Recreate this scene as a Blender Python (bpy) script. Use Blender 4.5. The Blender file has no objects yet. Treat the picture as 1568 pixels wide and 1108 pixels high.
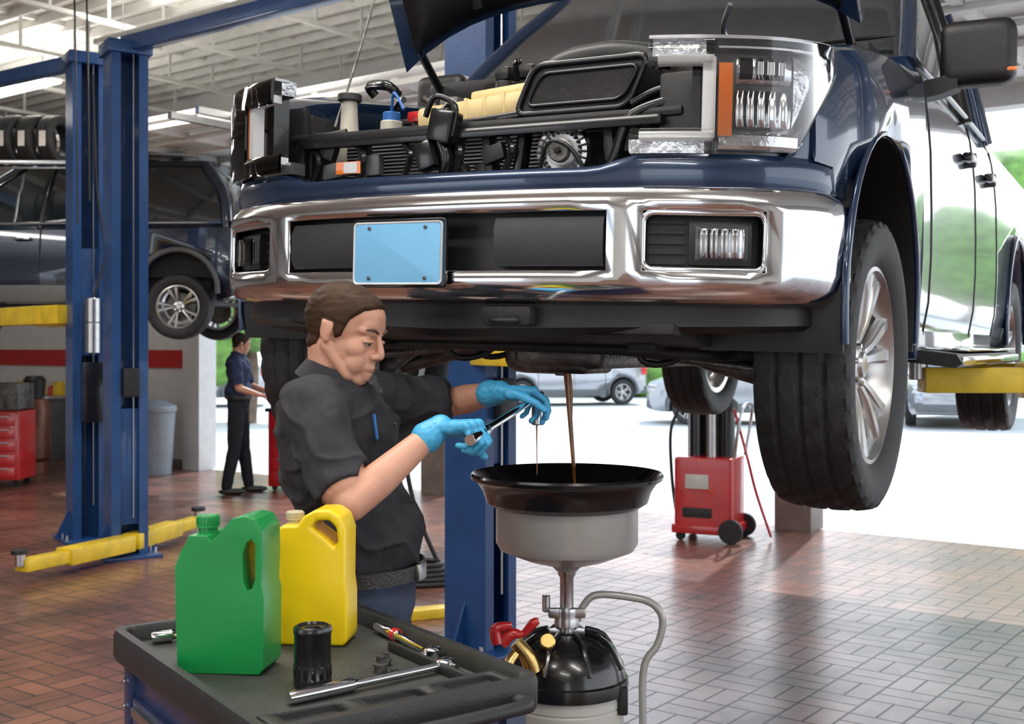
import bpy, bmesh, math, random
from mathutils import Vector, Matrix, noise
random.seed(3)
V=Vector
rad=math.radians
S=bpy.context.scene
COL=S.collection
# ---------------------------------------------------------------- materials
def mat(name,col,rough=.5,metal=0,coat=0,na=0,ns=6,bump=0,bs=60,em=0,trans=0,alpha=1,spec=.5,rv=0,cr=.04):
    m=bpy.data.materials.new(name); m.use_nodes=True
    nt=m.node_tree; N=nt.nodes; L=nt.links; b=N['Principled BSDF']
    c=(col[0],col[1],col[2],1)
    b.inputs['Base Color'].default_value=c
    b.inputs['Roughness'].default_value=rough
    b.inputs['Metallic'].default_value=metal
    b.inputs['Coat Weight'].default_value=coat
    b.inputs['Coat Roughness'].default_value=cr
    b.inputs['Specular IOR Level'].default_value=spec
    b.inputs['Transmission Weight'].default_value=trans
    b.inputs['Alpha'].default_value=alpha
    if em:
        b.inputs['Emission Color'].default_value=c; b.inputs['Emission Strength'].default_value=em
    tc=N.new('ShaderNodeTexCoord')
    if na or rv:
        n=N.new('ShaderNodeTexNoise'); n.inputs['Scale'].default_value=ns; n.inputs['Detail'].default_value=5
        L.new(tc.outputs['Object'],n.inputs['Vector'])
        if na:
            r=N.new('ShaderNodeValToRGB'); r.color_ramp.elements[0].position=.3; r.color_ramp.elements[1].position=.7
            r.color_ramp.elements[0].color=tuple(max(0,x*(1-na)) for x in col)+(1,)
            r.color_ramp.elements[1].color=tuple(min(1,x*(1+na)) for x in col)+(1,)
            L.new(n.outputs['Fac'],r.inputs['Fac']); L.new(r.outputs['Color'],b.inputs['Base Color'])
        if rv:
            mr=N.new('ShaderNodeMapRange'); mr.inputs['To Min'].default_value=max(0,rough-rv); mr.inputs['To Max'].default_value=rough+rv
            L.new(n.outputs['Fac'],mr.inputs['Value']); L.new(mr.outputs['Result'],b.inputs['Roughness'])
    if bump:
        n2=N.new('ShaderNodeTexNoise'); n2.inputs['Scale'].default_value=bs; n2.inputs['Detail'].default_value=3
        L.new(tc.outputs['Object'],n2.inputs['Vector'])
        bp=N.new('ShaderNodeBump'); bp.inputs['Strength'].default_value=bump; bp.inputs['Distance'].default_value=.01
        L.new(n2.outputs['Fac'],bp.inputs['Height']); L.new(bp.outputs['Normal'],b.inputs['Normal'])
    return m
M={}
M['blue']=mat('truck_blue_paint',(.011,.032,.08),.2,.35,1,na=.1)
M['suvp']=mat('suv_paint',(.01,.02,.045),.25,.3,1,na=.1)
M['chrome']=mat('chrome',(.7,.71,.73),.11,1,rv=.03)
M['steel']=mat('steel',(.5,.5,.51),.28,1,na=.1,ns=20)
M['alu']=mat('wheel_alloy',(.55,.55,.55),.28,.9,na=.08)
M['blk']=mat('black_plastic',(.012,.012,.013),.45,na=.3,bump=.1,bs=300)
M['blk2']=mat('black_gloss',(.008,.008,.009),.22,coat=.3,na=.2)
M['pad']=mat('grey_plastic_pad',(.028,.029,.031),.5,na=.15,bump=.1,bs=400)
M['dark']=mat('underbody_dark',(.012,.011,.011),.65,na=.5,ns=9,bump=.3,bs=40)
M['metald']=mat('dirty_cast_metal',(.12,.115,.11),.45,.8,na=.5,ns=14,bump=.4,bs=60)
M['rub']=mat('tire_rubber',(.013,.013,.014),.6,na=.3,ns=12,bump=.2,bs=150)
M['glass']=mat('dark_window_glass',(.015,.02,.024),.04,0,1,na=.1)
M['lens']=mat('lamp_reflector',(.5,.51,.53),.16,.9,na=.25,ns=22,bump=.2,bs=45)
M['lhouse']=mat('lamp_housing_grey',(.16,.165,.17),.25,.6,na=.25,ns=15)
M['drl']=mat('lamp_light_bar',(.66,.67,.68),.25,na=.03)
M['orange']=mat('amber_marker',(.85,.2,.02),.2,coat=1,na=.1)
M['tank']=mat('coolant_tank_plastic',(.72,.55,.27),.4,na=.1)
M['beige']=mat('washer_tank_plastic',(.5,.47,.4),.45,na=.1)
M['red']=mat('red_paint',(.45,.01,.013),.3,coat=.6,na=.12)
M['capblue']=mat('blue_cap',(.02,.12,.4),.4,na=.1)
M['plate']=mat('licence_plate_blue',(.2,.52,.82),.4,na=.03)
M['post']=mat('lift_blue_paint',(.011,.06,.2),.38,.1,.3,na=.18,ns=4,bump=.1,bs=80)
M['yel']=mat('lift_yellow_paint',(.72,.5,.02),.45,coat=.2,na=.2,ns=7)
M['cart']=mat('cart_blue',(.01,.025,.09),.35,coat=.4,na=.15)
M['tray']=mat('cart_tray_black',(.018,.019,.02),.5,na=.3,bump=.15,bs=200)
M['liner']=mat('cart_liner',(.036,.04,.036),.6,na=.4,ns=9,bump=.2,bs=90)
M['green']=mat('green_hdpe',(.007,.24,.055),.33,coat=.15,na=.07)
M['yjug']=mat('yellow_hdpe',(.84,.58,.005),.33,coat=.15,na=.05)
M['ycap']=mat('cap_grey',(.5,.45,.3),.45,na=.1)
M['white']=mat('off_white_enamel',(.5,.5,.46),.32,coat=.3,na=.05)
M['bowl']=mat('grey_enamel_bowl',(.4,.4,.38),.3,.2,coat=.3,na=.05)
M['brass']=mat('brass',(.6,.42,.15),.3,1,na=.15,ns=30)
M['wall']=mat('painted_wall_white',(.7,.7,.68),.7,na=.06,bump=.1)
M['stripe']=mat('wall_stripe_red',(.5,.02,.02),.6,na=.1)
M['ceil']=mat('ceiling_deck_white',(.83,.82,.78),.7,na=.05,ns=2)
M['joist']=mat('joist_white',(.74,.73,.69),.6,na=.08)
M['door']=mat('garage_door_white',(.75,.75,.73),.5,na=.06)
M['jamb']=mat('door_jamb_brown',(.2,.17,.15),.6,na=.2)
M['tube']=mat('fluorescent_tube',(1,.97,.92),.5,em=9)
M['skin']=mat('skin',(.58,.3,.205),.45,na=.1,ns=14,bump=.05,bs=200)
M['shirt']=mat('charcoal_shirt',(.026,.026,.031),.85,na=.2,ns=8,bump=.15,bs=350)
M['navy']=mat('navy_shirt',(.02,.03,.07),.8,na=.2,ns=8)
M['glove']=mat('nitrile_glove_blue',(.06,.38,.66),.42,na=.08,ns=25,bump=.12,bs=70)
M['leather']=mat('black_leather',(.015,.013,.012),.4,na=.3,bump=.3,bs=150)
M['eye']=mat('eye_white',(.5,.47,.44),.15,na=.02)
M['iris']=mat('iris_dark',(.03,.02,.015),.1,na=.1)
M['brow']=mat('eyebrow',(.09,.05,.03),.8,na=.3)
M['lip']=mat('lips',(.42,.17,.12),.5,na=.08)
M['ground']=mat('outdoor_concrete',(.55,.55,.53),.8,na=.08,ns=.5)
M['leaf']=mat('leaves',(.12,.25,.045),.7,na=.6,ns=3,bump=1,bs=6)
M['bark']=mat('bark',(.15,.1,.07),.9,na=.3,bump=.5)
M['bin']=mat('grey_bin',(.22,.25,.28),.5,na=.1)
M['copper']=mat('brown_tank',(.18,.07,.04),.4,.3,na=.3)
M['silver']=mat('silver_car_paint',(.35,.37,.4),.25,.6,1,na=.05)
M['clad']=mat('grey_cladding',(.1,.105,.11),.5,na=.1)
M['tail']=mat('tail_lamp_red',(.6,.01,.02),.15,coat=1,na=.1)
M['oil']=mat('motor_oil',(.4,.14,.025),.06,coat=1,na=.35,ns=22,trans=.35)
M['oild']=mat('used_oil_pool',(.012,.007,.003),.05,coat=1,na=.2)
M['screen']=mat('monitor_screen',(.03,.035,.04),.2,na=.1)
M['label']=mat('tire_label_paper',(.7,.66,.6),.6,na=.1)
def bodymat(name,skin,shirt,hair,pants):
    """one continuous body: skin / shirt / trousers / hair regions come from signed-distance attributes stored on the mesh"""
    m=mat(name,skin,.45,bump=.06,bs=220); nt=m.node_tree;N=nt.nodes;L=nt.links;b=N['Principled BSDF']
    tc=N.new('ShaderNodeTexCoord'); n=N.new('ShaderNodeTexNoise'); n.inputs['Scale'].default_value=14; n.inputs['Detail'].default_value=5; L.new(tc.outputs['Object'],n.inputs['Vector'])
    def const(c,v=.12): 
        r=N.new('ShaderNodeValToRGB'); r.color_ramp.elements[0].position=.3; r.color_ramp.elements[1].position=.7
        r.color_ramp.elements[0].color=tuple(x*(1-v) for x in c)+(1,); r.color_ramp.elements[1].color=tuple(x*(1+v) for x in c)+(1,); L.new(n.outputs['Fac'],r.inputs['Fac']); return r.outputs['Color']
    col=const(skin,.09); ro=None; sp=None
    for at,c,rr_,ss_ in (('cloth',shirt,.85,.35),('pants',pants,.85,.3),('hair',hair,.6,.15)):
        A=N.new('ShaderNodeAttribute'); A.attribute_name=at
        mr=N.new('ShaderNodeMapRange'); mr.inputs['From Min'].default_value=-.0006; mr.inputs['From Max'].default_value=.0006; L.new(A.outputs['Fac'],mr.inputs['Value'])
        mx=N.new('ShaderNodeMix'); mx.data_type='RGBA'; L.new(mr.outputs[0],mx.inputs[0]); L.new(col,mx.inputs[6]); L.new(const(c,.3),mx.inputs[7]); col=mx.outputs[2]
        m2=N.new('ShaderNodeMix'); m2.data_type='FLOAT'; L.new(mr.outputs[0],m2.inputs[0]); m2.inputs[3].default_value=rr_
        if ro is None: m2.inputs[2].default_value=.45
        else: L.new(ro,m2.inputs[2])
        ro=m2.outputs[0]
        m3=N.new('ShaderNodeMix'); m3.data_type='FLOAT'; L.new(mr.outputs[0],m3.inputs[0]); m3.inputs[3].default_value=ss_
        if sp is None: m3.inputs[2].default_value=.5
        else: L.new(sp,m3.inputs[2])
        sp=m3.outputs[0]
    L.new(col,b.inputs['Base Color']); L.new(ro,b.inputs['Roughness']); L.new(sp,b.inputs['Specular IOR Level'])
    b.inputs['Subsurface Weight'].default_value=0
    return m
M['body1']=bodymat('mechanic_skin_and_clothes',(.58,.3,.205),(.026,.026,.031),(.045,.024,.013),(.04,.055,.09))
M['body2']=bodymat('mechanic_navy_clothes',(.5,.26,.17),(.02,.03,.075),(.03,.018,.012),(.012,.013,.018))
def ribbed(name,c,axis_scale,rough=.3,metal=1,dist=.01,axis='X',strength=1):
    m=mat(name,c,rough,metal,na=.05)
    nt=m.node_tree;N=nt.nodes;L=nt.links
    tc=N.new('ShaderNodeTexCoord'); w=N.new('ShaderNodeTexWave'); w.bands_direction=axis
    w.inputs['Scale'].default_value=axis_scale; w.inputs['Distortion'].default_value=0
    bp=N.new('ShaderNodeBump'); bp.inputs['Distance'].default_value=dist; bp.inputs['Strength'].default_value=strength
    L.new(tc.outputs['Object'],w.inputs['Vector']); L.new(w.outputs['Fac'],bp.inputs['Height'])
    L.new(bp.outputs['Normal'],N['Principled BSDF'].inputs['Normal']); return m
M['ribs']=ribbed('lamp_ribbed_reflector',(.6,.61,.63),14,.16,1,.008,'X',.6)
M['rad']=ribbed('radiator_fins',(.03,.03,.03),30,.5,.3,.004,'Z')
def lensmat():
    m=bpy.data.materials.new('clear_lamp_lens'); m.use_nodes=True; N=m.node_tree.nodes; L=m.node_tree.links
    for n in list(N):
        if n.type!='OUTPUT_MATERIAL': N.remove(n)
    out=[n for n in N if n.type=='OUTPUT_MATERIAL'][0]
    t=N.new('ShaderNodeBsdfTransparent'); g=N.new('ShaderNodeBsdfGlossy'); g.inputs['Roughness'].default_value=.03
    fr=N.new('ShaderNodeFresnel'); fr.inputs['IOR'].default_value=1.45; mx=N.new('ShaderNodeMixShader')
    L.new(fr.outputs[0],mx.inputs[0]); L.new(t.outputs[0],mx.inputs[1]); L.new(g.outputs[0],mx.inputs[2]); L.new(mx.outputs[0],out.inputs[0])
    return m
M['clear']=lensmat()
def floormat():
    m=mat('brick_tile_floor',(.3,.14,.1),.3,coat=.45,cr=.22); nt=m.node_tree;N=nt.nodes;L=nt.links;b=N['Principled BSDF']
    tc=N.new('ShaderNodeTexCoord')
    mp=N.new('ShaderNodeMapping'); mp.inputs['Rotation'].default_value=(0,0,rad(37)); mp.inputs['Location'].default_value=(0,0,.05)
    L.new(tc.outputs['Object'],mp.inputs['Vector'])
    mp2=N.new('ShaderNodeMapping'); mp2.inputs['Rotation'].default_value=(0,0,rad(90)); L.new(mp.outputs[0],mp2.inputs['Vector'])
    outs=[]
    for q in (mp,mp2):
        br=N.new('ShaderNodeTexBrick'); br.offset=0; br.inputs['Scale'].default_value=1
        br.inputs['Brick Width'].default_value=.24; br.inputs['Row Height'].default_value=.12
        br.inputs['Mortar Size'].default_value=.0065; br.inputs['Mortar Smooth'].default_value=.3
        br.inputs['Color1'].default_value=(.29,.12,.075,1); br.inputs['Color2'].default_value=(.19,.078,.052,1)
        br.inputs['Mortar'].default_value=(.03,.021,.018,1); L.new(q.outputs[0],br.inputs['Vector']); outs.append(br)
    ck=N.new('ShaderNodeTexChecker'); ck.inputs['Scale'].default_value=1/.24
    ck.inputs['Color1'].default_value=(0,0,0,1); ck.inputs['Color2'].default_value=(1,1,1,1); L.new(mp.outputs[0],ck.inputs['Vector'])
    mc=N.new('ShaderNodeMix'); mc.data_type='RGBA'; L.new(ck.outputs['Fac'],mc.inputs[0]); L.new(outs[0].outputs['Color'],mc.inputs[6]); L.new(outs[1].outputs['Color'],mc.inputs[7])
    mf=N.new('ShaderNodeMix'); mf.data_type='FLOAT'; L.new(ck.outputs['Fac'],mf.inputs[0]); L.new(outs[0].outputs['Fac'],mf.inputs[2]); L.new(outs[1].outputs['Fac'],mf.inputs[3])
    n=N.new('ShaderNodeTexNoise'); n.inputs['Scale'].default_value=1.3; n.inputs['Detail'].default_value=8; n.inputs['Roughness'].default_value=.65; L.new(tc.outputs['Object'],n.inputs['Vector'])
    r=N.new('ShaderNodeValToRGB'); r.color_ramp.elements[0].position=.36; r.color_ramp.elements[0].color=(.3,.28,.27,1); r.color_ramp.elements[1].position=.56; r.color_ramp.elements[1].color=(1,1,1,1)
    L.new(n.outputs['Fac'],r.inputs['Fac'])
    mu=N.new('ShaderNodeMix'); mu.data_type='RGBA'; mu.blend_type='MULTIPLY'; mu.inputs[0].default_value=1; L.new(mc.outputs[2],mu.inputs[6]); L.new(r.outputs['Color'],mu.inputs[7])
    L.new(mu.outputs[2],b.inputs['Base Color'])
    mr=N.new('ShaderNodeMapRange'); mr.inputs['From Min'].default_value=.3; mr.inputs['From Max'].default_value=.7; mr.inputs['To Min'].default_value=.42; mr.inputs['To Max'].default_value=.25
    L.new(n.outputs['Fac'],mr.inputs['Value']); 
    ad=N.new('ShaderNodeMath'); ad.operation='MULTIPLY_ADD'; ad.inputs[1].default_value=.4; L.new(mf.outputs[0],ad.inputs[0]); L.new(mr.outputs[0],ad.inputs[2]); L.new(ad.outputs[0],b.inputs['Roughness'])
    bp=N.new('ShaderNodeBump'); bp.invert=True; bp.inputs['Distance'].default_value=.004; bp.inputs['Strength'].default_value=.8
    L.new(mf.outputs[0],bp.inputs['Height']); L.new(bp.outputs[0],b.inputs['Normal'])
    return m
M['floor']=floormat()
# ---------------------------------------------------------------- mesh helpers
def finish(name,me,m,parent=None,loc=(0,0,0),rot=(0,0,0),sharp=35,recalc=True):
    if recalc:
        bm=bmesh.new(); bm.from_mesh(me); bmesh.ops.remove_doubles(bm,verts=bm.verts,dist=1e-5)
        bmesh.ops.recalc_face_normals(bm,faces=bm.faces); bm.to_mesh(me); bm.free()
    for p in me.polygons: p.use_smooth=True
    try: me.set_sharp_from_angle(angle=rad(sharp))
    except Exception: pass
    if m is not None:
        for mm in (m if isinstance(m,(list,tuple)) else [m]): me.materials.append(M[mm] if isinstance(mm,str) else mm)
    o=bpy.data.objects.new(name,me); COL.objects.link(o); o.location=loc; o.rotation_euler=rot
    if parent: o.parent=parent
    return o
def empty(name,loc=(0,0,0),rz=0,rot=None):
    o=bpy.data.objects.new(name,None); COL.objects.link(o); o.location=loc; o.rotation_euler=rot if rot else (0,0,rad(rz)); o.empty_display_size=.1; return o
def raw(name,vs,fs,m,parent=None,loc=(0,0,0),rot=(0,0,0),sharp=35):
    me=bpy.data.meshes.new(name); me.from_pydata([tuple(v) for v in vs],[],fs); return finish(name,me,m,parent,loc,rot,sharp)
def box(name,size,loc,m,parent=None,rot=(0,0,0),bev=.008,seg=2):
    bm=bmesh.new(); bmesh.ops.create_cube(bm,size=1); bmesh.ops.scale(bm,vec=size,verts=bm.verts)
    if bev>0: bmesh.ops.bevel(bm,geom=list(bm.edges),offset=min(bev,min(size)*.45),segments=seg,profile=.6,affect='EDGES')
    me=bpy.data.meshes.new(name); bm.to_mesh(me); bm.free(); return finish(name,me,m,parent,loc,rot)
def lathe(name,prof,m,parent=None,loc=(0,0,0),rot=(0,0,0),seg=48,sharp=35,sc=(1,1)):
    vs=[];fs=[];n=len(prof)
    for j in range(seg):
        a=2*math.pi*j/seg
        for r,z in prof: vs.append((r*math.cos(a)*sc[0],r*math.sin(a)*sc[1],z))
    for j in range(seg):
        k=(j+1)%seg
        for i in range(n-1): fs.append((j*n+i,k*n+i,k*n+i+1,j*n+i+1))
    me=bpy.data.meshes.new(name); me.from_pydata(vs,[],fs); me.validate(); return finish(name,me,m,parent,loc,rot,sharp)
def cyl(name,r,h,loc,m,parent=None,rot=(0,0,0),seg=32,bev=.003,r2=None):
    r2=r if r2 is None else r2; b=min(bev,r*.4,h*.3,max(r2,.001)*.4 if r2 else bev)
    return lathe(name,[(0,-h/2),(r-b,-h/2),(r,-h/2+b),(r2,h/2-b),(max(r2-b,0),h/2),(0,h/2)],m,parent,loc,rot,seg)
def loft(name,secs,m,parent=None,closed=True,caps=True,loc=(0,0,0),rot=(0,0,0),sharp=35):
    vs=[];fs=[];n=len(secs[0])
    for s in secs: vs+= [tuple(p) for p in s]
    for i in range(len(secs)-1):
        for j in range(n if closed else n-1):
            k=(j+1)%n; fs.append((i*n+j,i*n+k,(i+1)*n+k,(i+1)*n+j))
    if caps and closed: fs.append(tuple(range(n))[::-1]); fs.append(tuple((len(secs)-1)*n+j for j in range(n)))
    return raw(name,vs,fs,m,parent,loc,rot,sharp)
def cat(P,n=6,closed=False):
    P=[V(p) for p in P]; out=[]; L=len(P)
    rng=range(L) if closed else range(L-1)
    for i in rng:
        if closed: a,b,c,d=P[(i-1)%L],P[i],P[(i+1)%L],P[(i+2)%L]
        else: a,b,c,d=P[max(i-1,0)],P[i],P[i+1],P[min(i+2,L-1)]
        for k in range(n):
            t=k/n; out.append(.5*((2*b)+(c-a)*t+(2*a-5*b+4*c-d)*t*t+(3*b-a-3*c+d)*t**3))
    if not closed: out.append(P[-1])
    return out
def tube(name,P,r,m,parent=None,seg=10,sm=6,closed=False,loc=(0,0,0),rot=(0,0,0),caps=True):
    npts=len(P); rs=r if isinstance(r,(list,tuple)) else None
    if sm>1: Q=cat(P,sm,closed)
    else: Q=[V(p) for p in P]
    n=len(Q); vs=[];fs=[]; up=None
    for i,p in enumerate(Q):
        a=Q[(i-1)%n] if closed else Q[max(i-1,0)]; b=Q[(i+1)%n] if closed else Q[min(i+1,n-1)]
        t=(b-a).normalized()
        if up is None:
            up=V((0,0,1)) if abs(t.z)<.9 else V((1,0,0))
        up=(up-t*up.dot(t)); up.normalize(); s=t.cross(up)
        if rs:
            f=i/(n-1)*(npts-1); k=min(int(f),npts-2); rr=rs[k]*(1-(f-k))+rs[k+1]*(f-k)
        else: rr=r
        for j in range(seg):
            an=2*math.pi*j/seg; vs.append(p+(up*math.cos(an)+s*math.sin(an))*rr)
    for i in range(n if closed else n-1):
        k=(i+1)%n
        for j in range(seg): l=(j+1)%seg; fs.append((i*seg+j,i*seg+l,k*seg+l,k*seg+j))
    if caps and not closed: fs.append(tuple(range(seg))[::-1]); fs.append(tuple((n-1)*seg+j for j in range(seg)))
    return raw(name,vs,fs,m,parent,loc,rot,50)
def prism(name,poly,d,m,parent=None,loc=(0,0,0),rot=(0,0,0),bev=.005,seg=3,holes=[],sharp=40):
    """poly in local XZ plane, extruded along Y by d (centred)."""
    def mk(pl,dd):
        n=len(pl); vs=[(x,-dd/2,z) for x,z in pl]+[(x,dd/2,z) for x,z in pl]
        fs=[tuple(range(n)),tuple(range(n,2*n))[::-1]]+[(i,(i+1)%n,(i+1)%n+n,i+n) for i in range(n)]
        me=bpy.data.meshes.new(name); me.from_pydata(vs,[],fs); return finish(name,me,m)
    o=mk(poly,d)
    for h in holes:
        c=mk(h,d*3); boolean(o,c)
    if bev: 
        md=o.modifiers.new('b','BEVEL'); md.width=bev; md.segments=seg; md.limit_method='ANGLE'; md.angle_limit=rad(32)
        apply(o)
        try: o.data.set_sharp_from_angle(angle=rad(sharp))
        except Exception: pass
        for p in o.data.polygons: p.use_smooth=True
    o.location=loc; o.rotation_euler=rot; o.parent=parent; return o
def apply(o):
    dg=bpy.context.evaluated_depsgraph_get(); dg.update()
    me=bpy.data.meshes.new_from_object(o.evaluated_get(dg)); o.modifiers.clear(); o.data=me
def boolean(o,c):
    md=o.modifiers.new('x','BOOLEAN'); md.operation='DIFFERENCE'; md.object=c; md.solver='EXACT'
    bpy.context.view_layer.update(); apply(o); bpy.data.objects.remove(c)
def rrect(w,h,r,n=4,cx=0,cy=0):
    out=[]
    for sx,sy,a0 in ((1,1,0),(-1,1,90),(-1,-1,180),(1,-1,270)):
        for k in range(n+1):
            a=rad(a0+90*k/n); out.append((cx+sx*(w/2-r)+r*math.cos(a),cy+sy*(h/2-r)+r*math.sin(a)))
    return out
# ---------------------------------------------------------------- building frame (bays run at 37 degrees)
def G(e1,e2,z=0): return V((.8*e1+.6*e2,-.6*e1+.8*e2,z))
RB=-36.87
WE=9.8
def gbox(name,a,b,m,parent=None,bev=.0):
    """box given in building coordinates min/max"""
    c=[(a[i]+b[i])/2 for i in range(3)]; s=[abs(b[i]-a[i]) for i in range(3)]
    p=G(c[0],c[1],c[2]); return box(name,s,p,m,parent,(0,0,rad(RB)),bev)
fl=raw('floor',[G(-19,-6,0),G(6.2,-6,0),G(6.2,WE+.15,0),G(-19,WE+.15,0)],[(0,1,2,3)],'floor')
gr=raw('ground_outdoor',[G(-80,WE+.15,-.015),G(80,WE+.15,-.015),G(80,110,-.015),G(-80,110,-.015)],[(0,1,2,3)],'ground')
gr2=raw('ground_forecourt',[G(-80,-60,-.02),G(80,-60,-.02),G(80,WE+.15,-.02),G(-80,WE+.15,-.02)],[(0,1,2,3)],'ground')
cl=gbox('ceiling',(-19,-5.2,5.0),(6.2,WE+.3,5.12),'ceil')
jo=empty('ceiling_joists')
vs=[];fs=[]
def addb(a,b):
    i=len(vs)
    for z in (a[2],b[2]):
        for e in ((a[0],a[1]),(b[0],a[1]),(b[0],b[1]),(a[0],b[1])): vs.append(G(e[0],e[1],z))
    for f in ((0,1,2,3),(4,5,6,7),(0,1,5,4),(1,2,6,5),(2,3,7,6),(3,0,4,7)): fs.append(tuple(i+q for q in f))
e=-18.5
while e<5.6:
    addb((e-.03,-5,4.62),(e+.03,WE,4.66)); addb((e-.03,-5,4.95),(e+.03,WE,5.0))
    f=-5
    while f<WE-.3: addb((e-.01,f,4.64),(e+.01,f+.03,4.97)); f+=.6
    e+=1.5
f=-4.5
while f<WE:
    addb((-19,f-.015,4.9),(6,f+.015,4.99)); f+=.3
raw('joist_frames',vs,fs,'joist',jo,sharp=20)
gbox('beam_1',(-19,1.4,4.42),(6,1.58,4.64),'joist',jo)
# back wall with bay openings
gbox('wall_back',(-19,WE,0),(-12.75,WE+.2,5),'wall')
gbox('trim_1',(-19,WE-.02,1.34),(-12.75,WE,1.58),'stripe')
gbox('baseboard_back',(-19,WE-.025,0),(-12.75,WE,.12),'jamb')
gbox('wall_back_header',(-12.75,WE,3.55),(6,WE+.2,5),'wall')
for i,e in enumerate((-12.6,-8.4,-4.2,0)):
    gbox('door_jamb_%d'%(i+1),(e-.17,WE-.06,0),(e+.17,WE+.22,3.56),'jamb' if e>-9 else 'wall')
gbox('wall_left',(-19.2,-5,0),(-19,WE+.2,5),'wall')
gbox('trim_2',(-19,-5,1.34),(-18.98,WE,1.58),'stripe')
gbox('wall_front',(-19,-5.2,0),(-7,-5,5),'wall'); gbox('wall_front_pier',(-3,-5.2,0),(.8,-5,5),'wall'); gbox('wall_front_corner',(4.8,-5.2,0),(6.2,-5,5),'wall'); gbox('wall_front_header',(-7,-5.2,3.55),(6.2,-5,5),'wall')
gbox('wall_right',(6,-5.2,0),(6.2,-.5,5),'wall'); gbox('wall_right_header',(6,-.5,4.2),(6.2,WE,5),'wall')
# rolled-up sectional doors
for i,e in enumerate((-12.4,-8.2,-4.0,.2)):
    d=empty('garage_door' if i==0 else 'garage_door.%03d'%i)
    for k in range(5):
        gbox('panel_%d'%(k+1),(e+.05,WE-.75-k*.56,3.72+k*.012),(e+3.75,WE-.22-k*.56,3.77+k*.012),'door',d,.01)
        for q in range(5): gbox('rib_%d_%d'%(k+1,q+1),(e+.08+q*.9,WE-.74-k*.56,3.66+k*.012),(e+.14+q*.9,WE-.23-k*.56,3.72+k*.012),'joist',d)
        gbox('hinge_rail_%d'%(k+1),(e+.05,WE-.78-k*.56,3.68),(e+3.75,WE-.74-k*.56,3.73),'joist',d)
    for s in (e-.02,e+3.8): gbox('track_%d'%int(s*10),(s,WE-3.4,3.64),(s+.05,WE-.1,3.7),'steel',d)
    gbox('torsion_spring',(e+.1,WE-.14,3.82),(e+3.7,WE-.08,3.88),'metald',d)
# ceiling fluorescent fixtures with an added upward light that brightens the ceiling
def fixture(i,e1,e2,pw=120,ln=2.4):
    o=empty('ceiling_light' if i==0 else 'ceiling_light.%03d'%i,G(e1,e2,4.4),RB)
    box('housing',(ln,.3,.05),(0,0,.03),'white',o)
    for s in (-1,1): tube('hanger_%d'%s,[(s*ln*.4,0,.05),(s*ln*.4,0,.58)],.006,'steel',o,6,1)
    for y in (-.08,.08): cyl('tube_%d'%(y>0),.018,ln-.1,(0,y,-.015),'tube',o,(0,rad(90),0),12)
    for nm,e,z,rx in (('lamp_light',pw,-.05,0),('ceiling_fill_uplight',pw*.4,.09,math.pi)):
        L=bpy.data.lights.new(nm,'AREA'); L.shape='RECTANGLE'; L.size=ln; L.size_y=.3; L.energy=e; L.color=(1,.96,.9)
        l=bpy.data.objects.new(nm,L); COL.objects.link(l); l.parent=o; l.location=(0,0,z); l.rotation_euler=(rx,0,0)
k=0
for e1,e2 in ((-8.3,6.4),(-12.2,6.8),(-4.2,6.4),(-6,2.6),(-2.2,2.2),(-2.6,-.8),(1.4,.8),(-10,2.6),(1.2,-2.5)):  # unseen fixtures behind the camera are added as key light
    fixture(k,e1,e2,(65,65,50,70,70,85,68,65,72)[k]); k+=1
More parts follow.
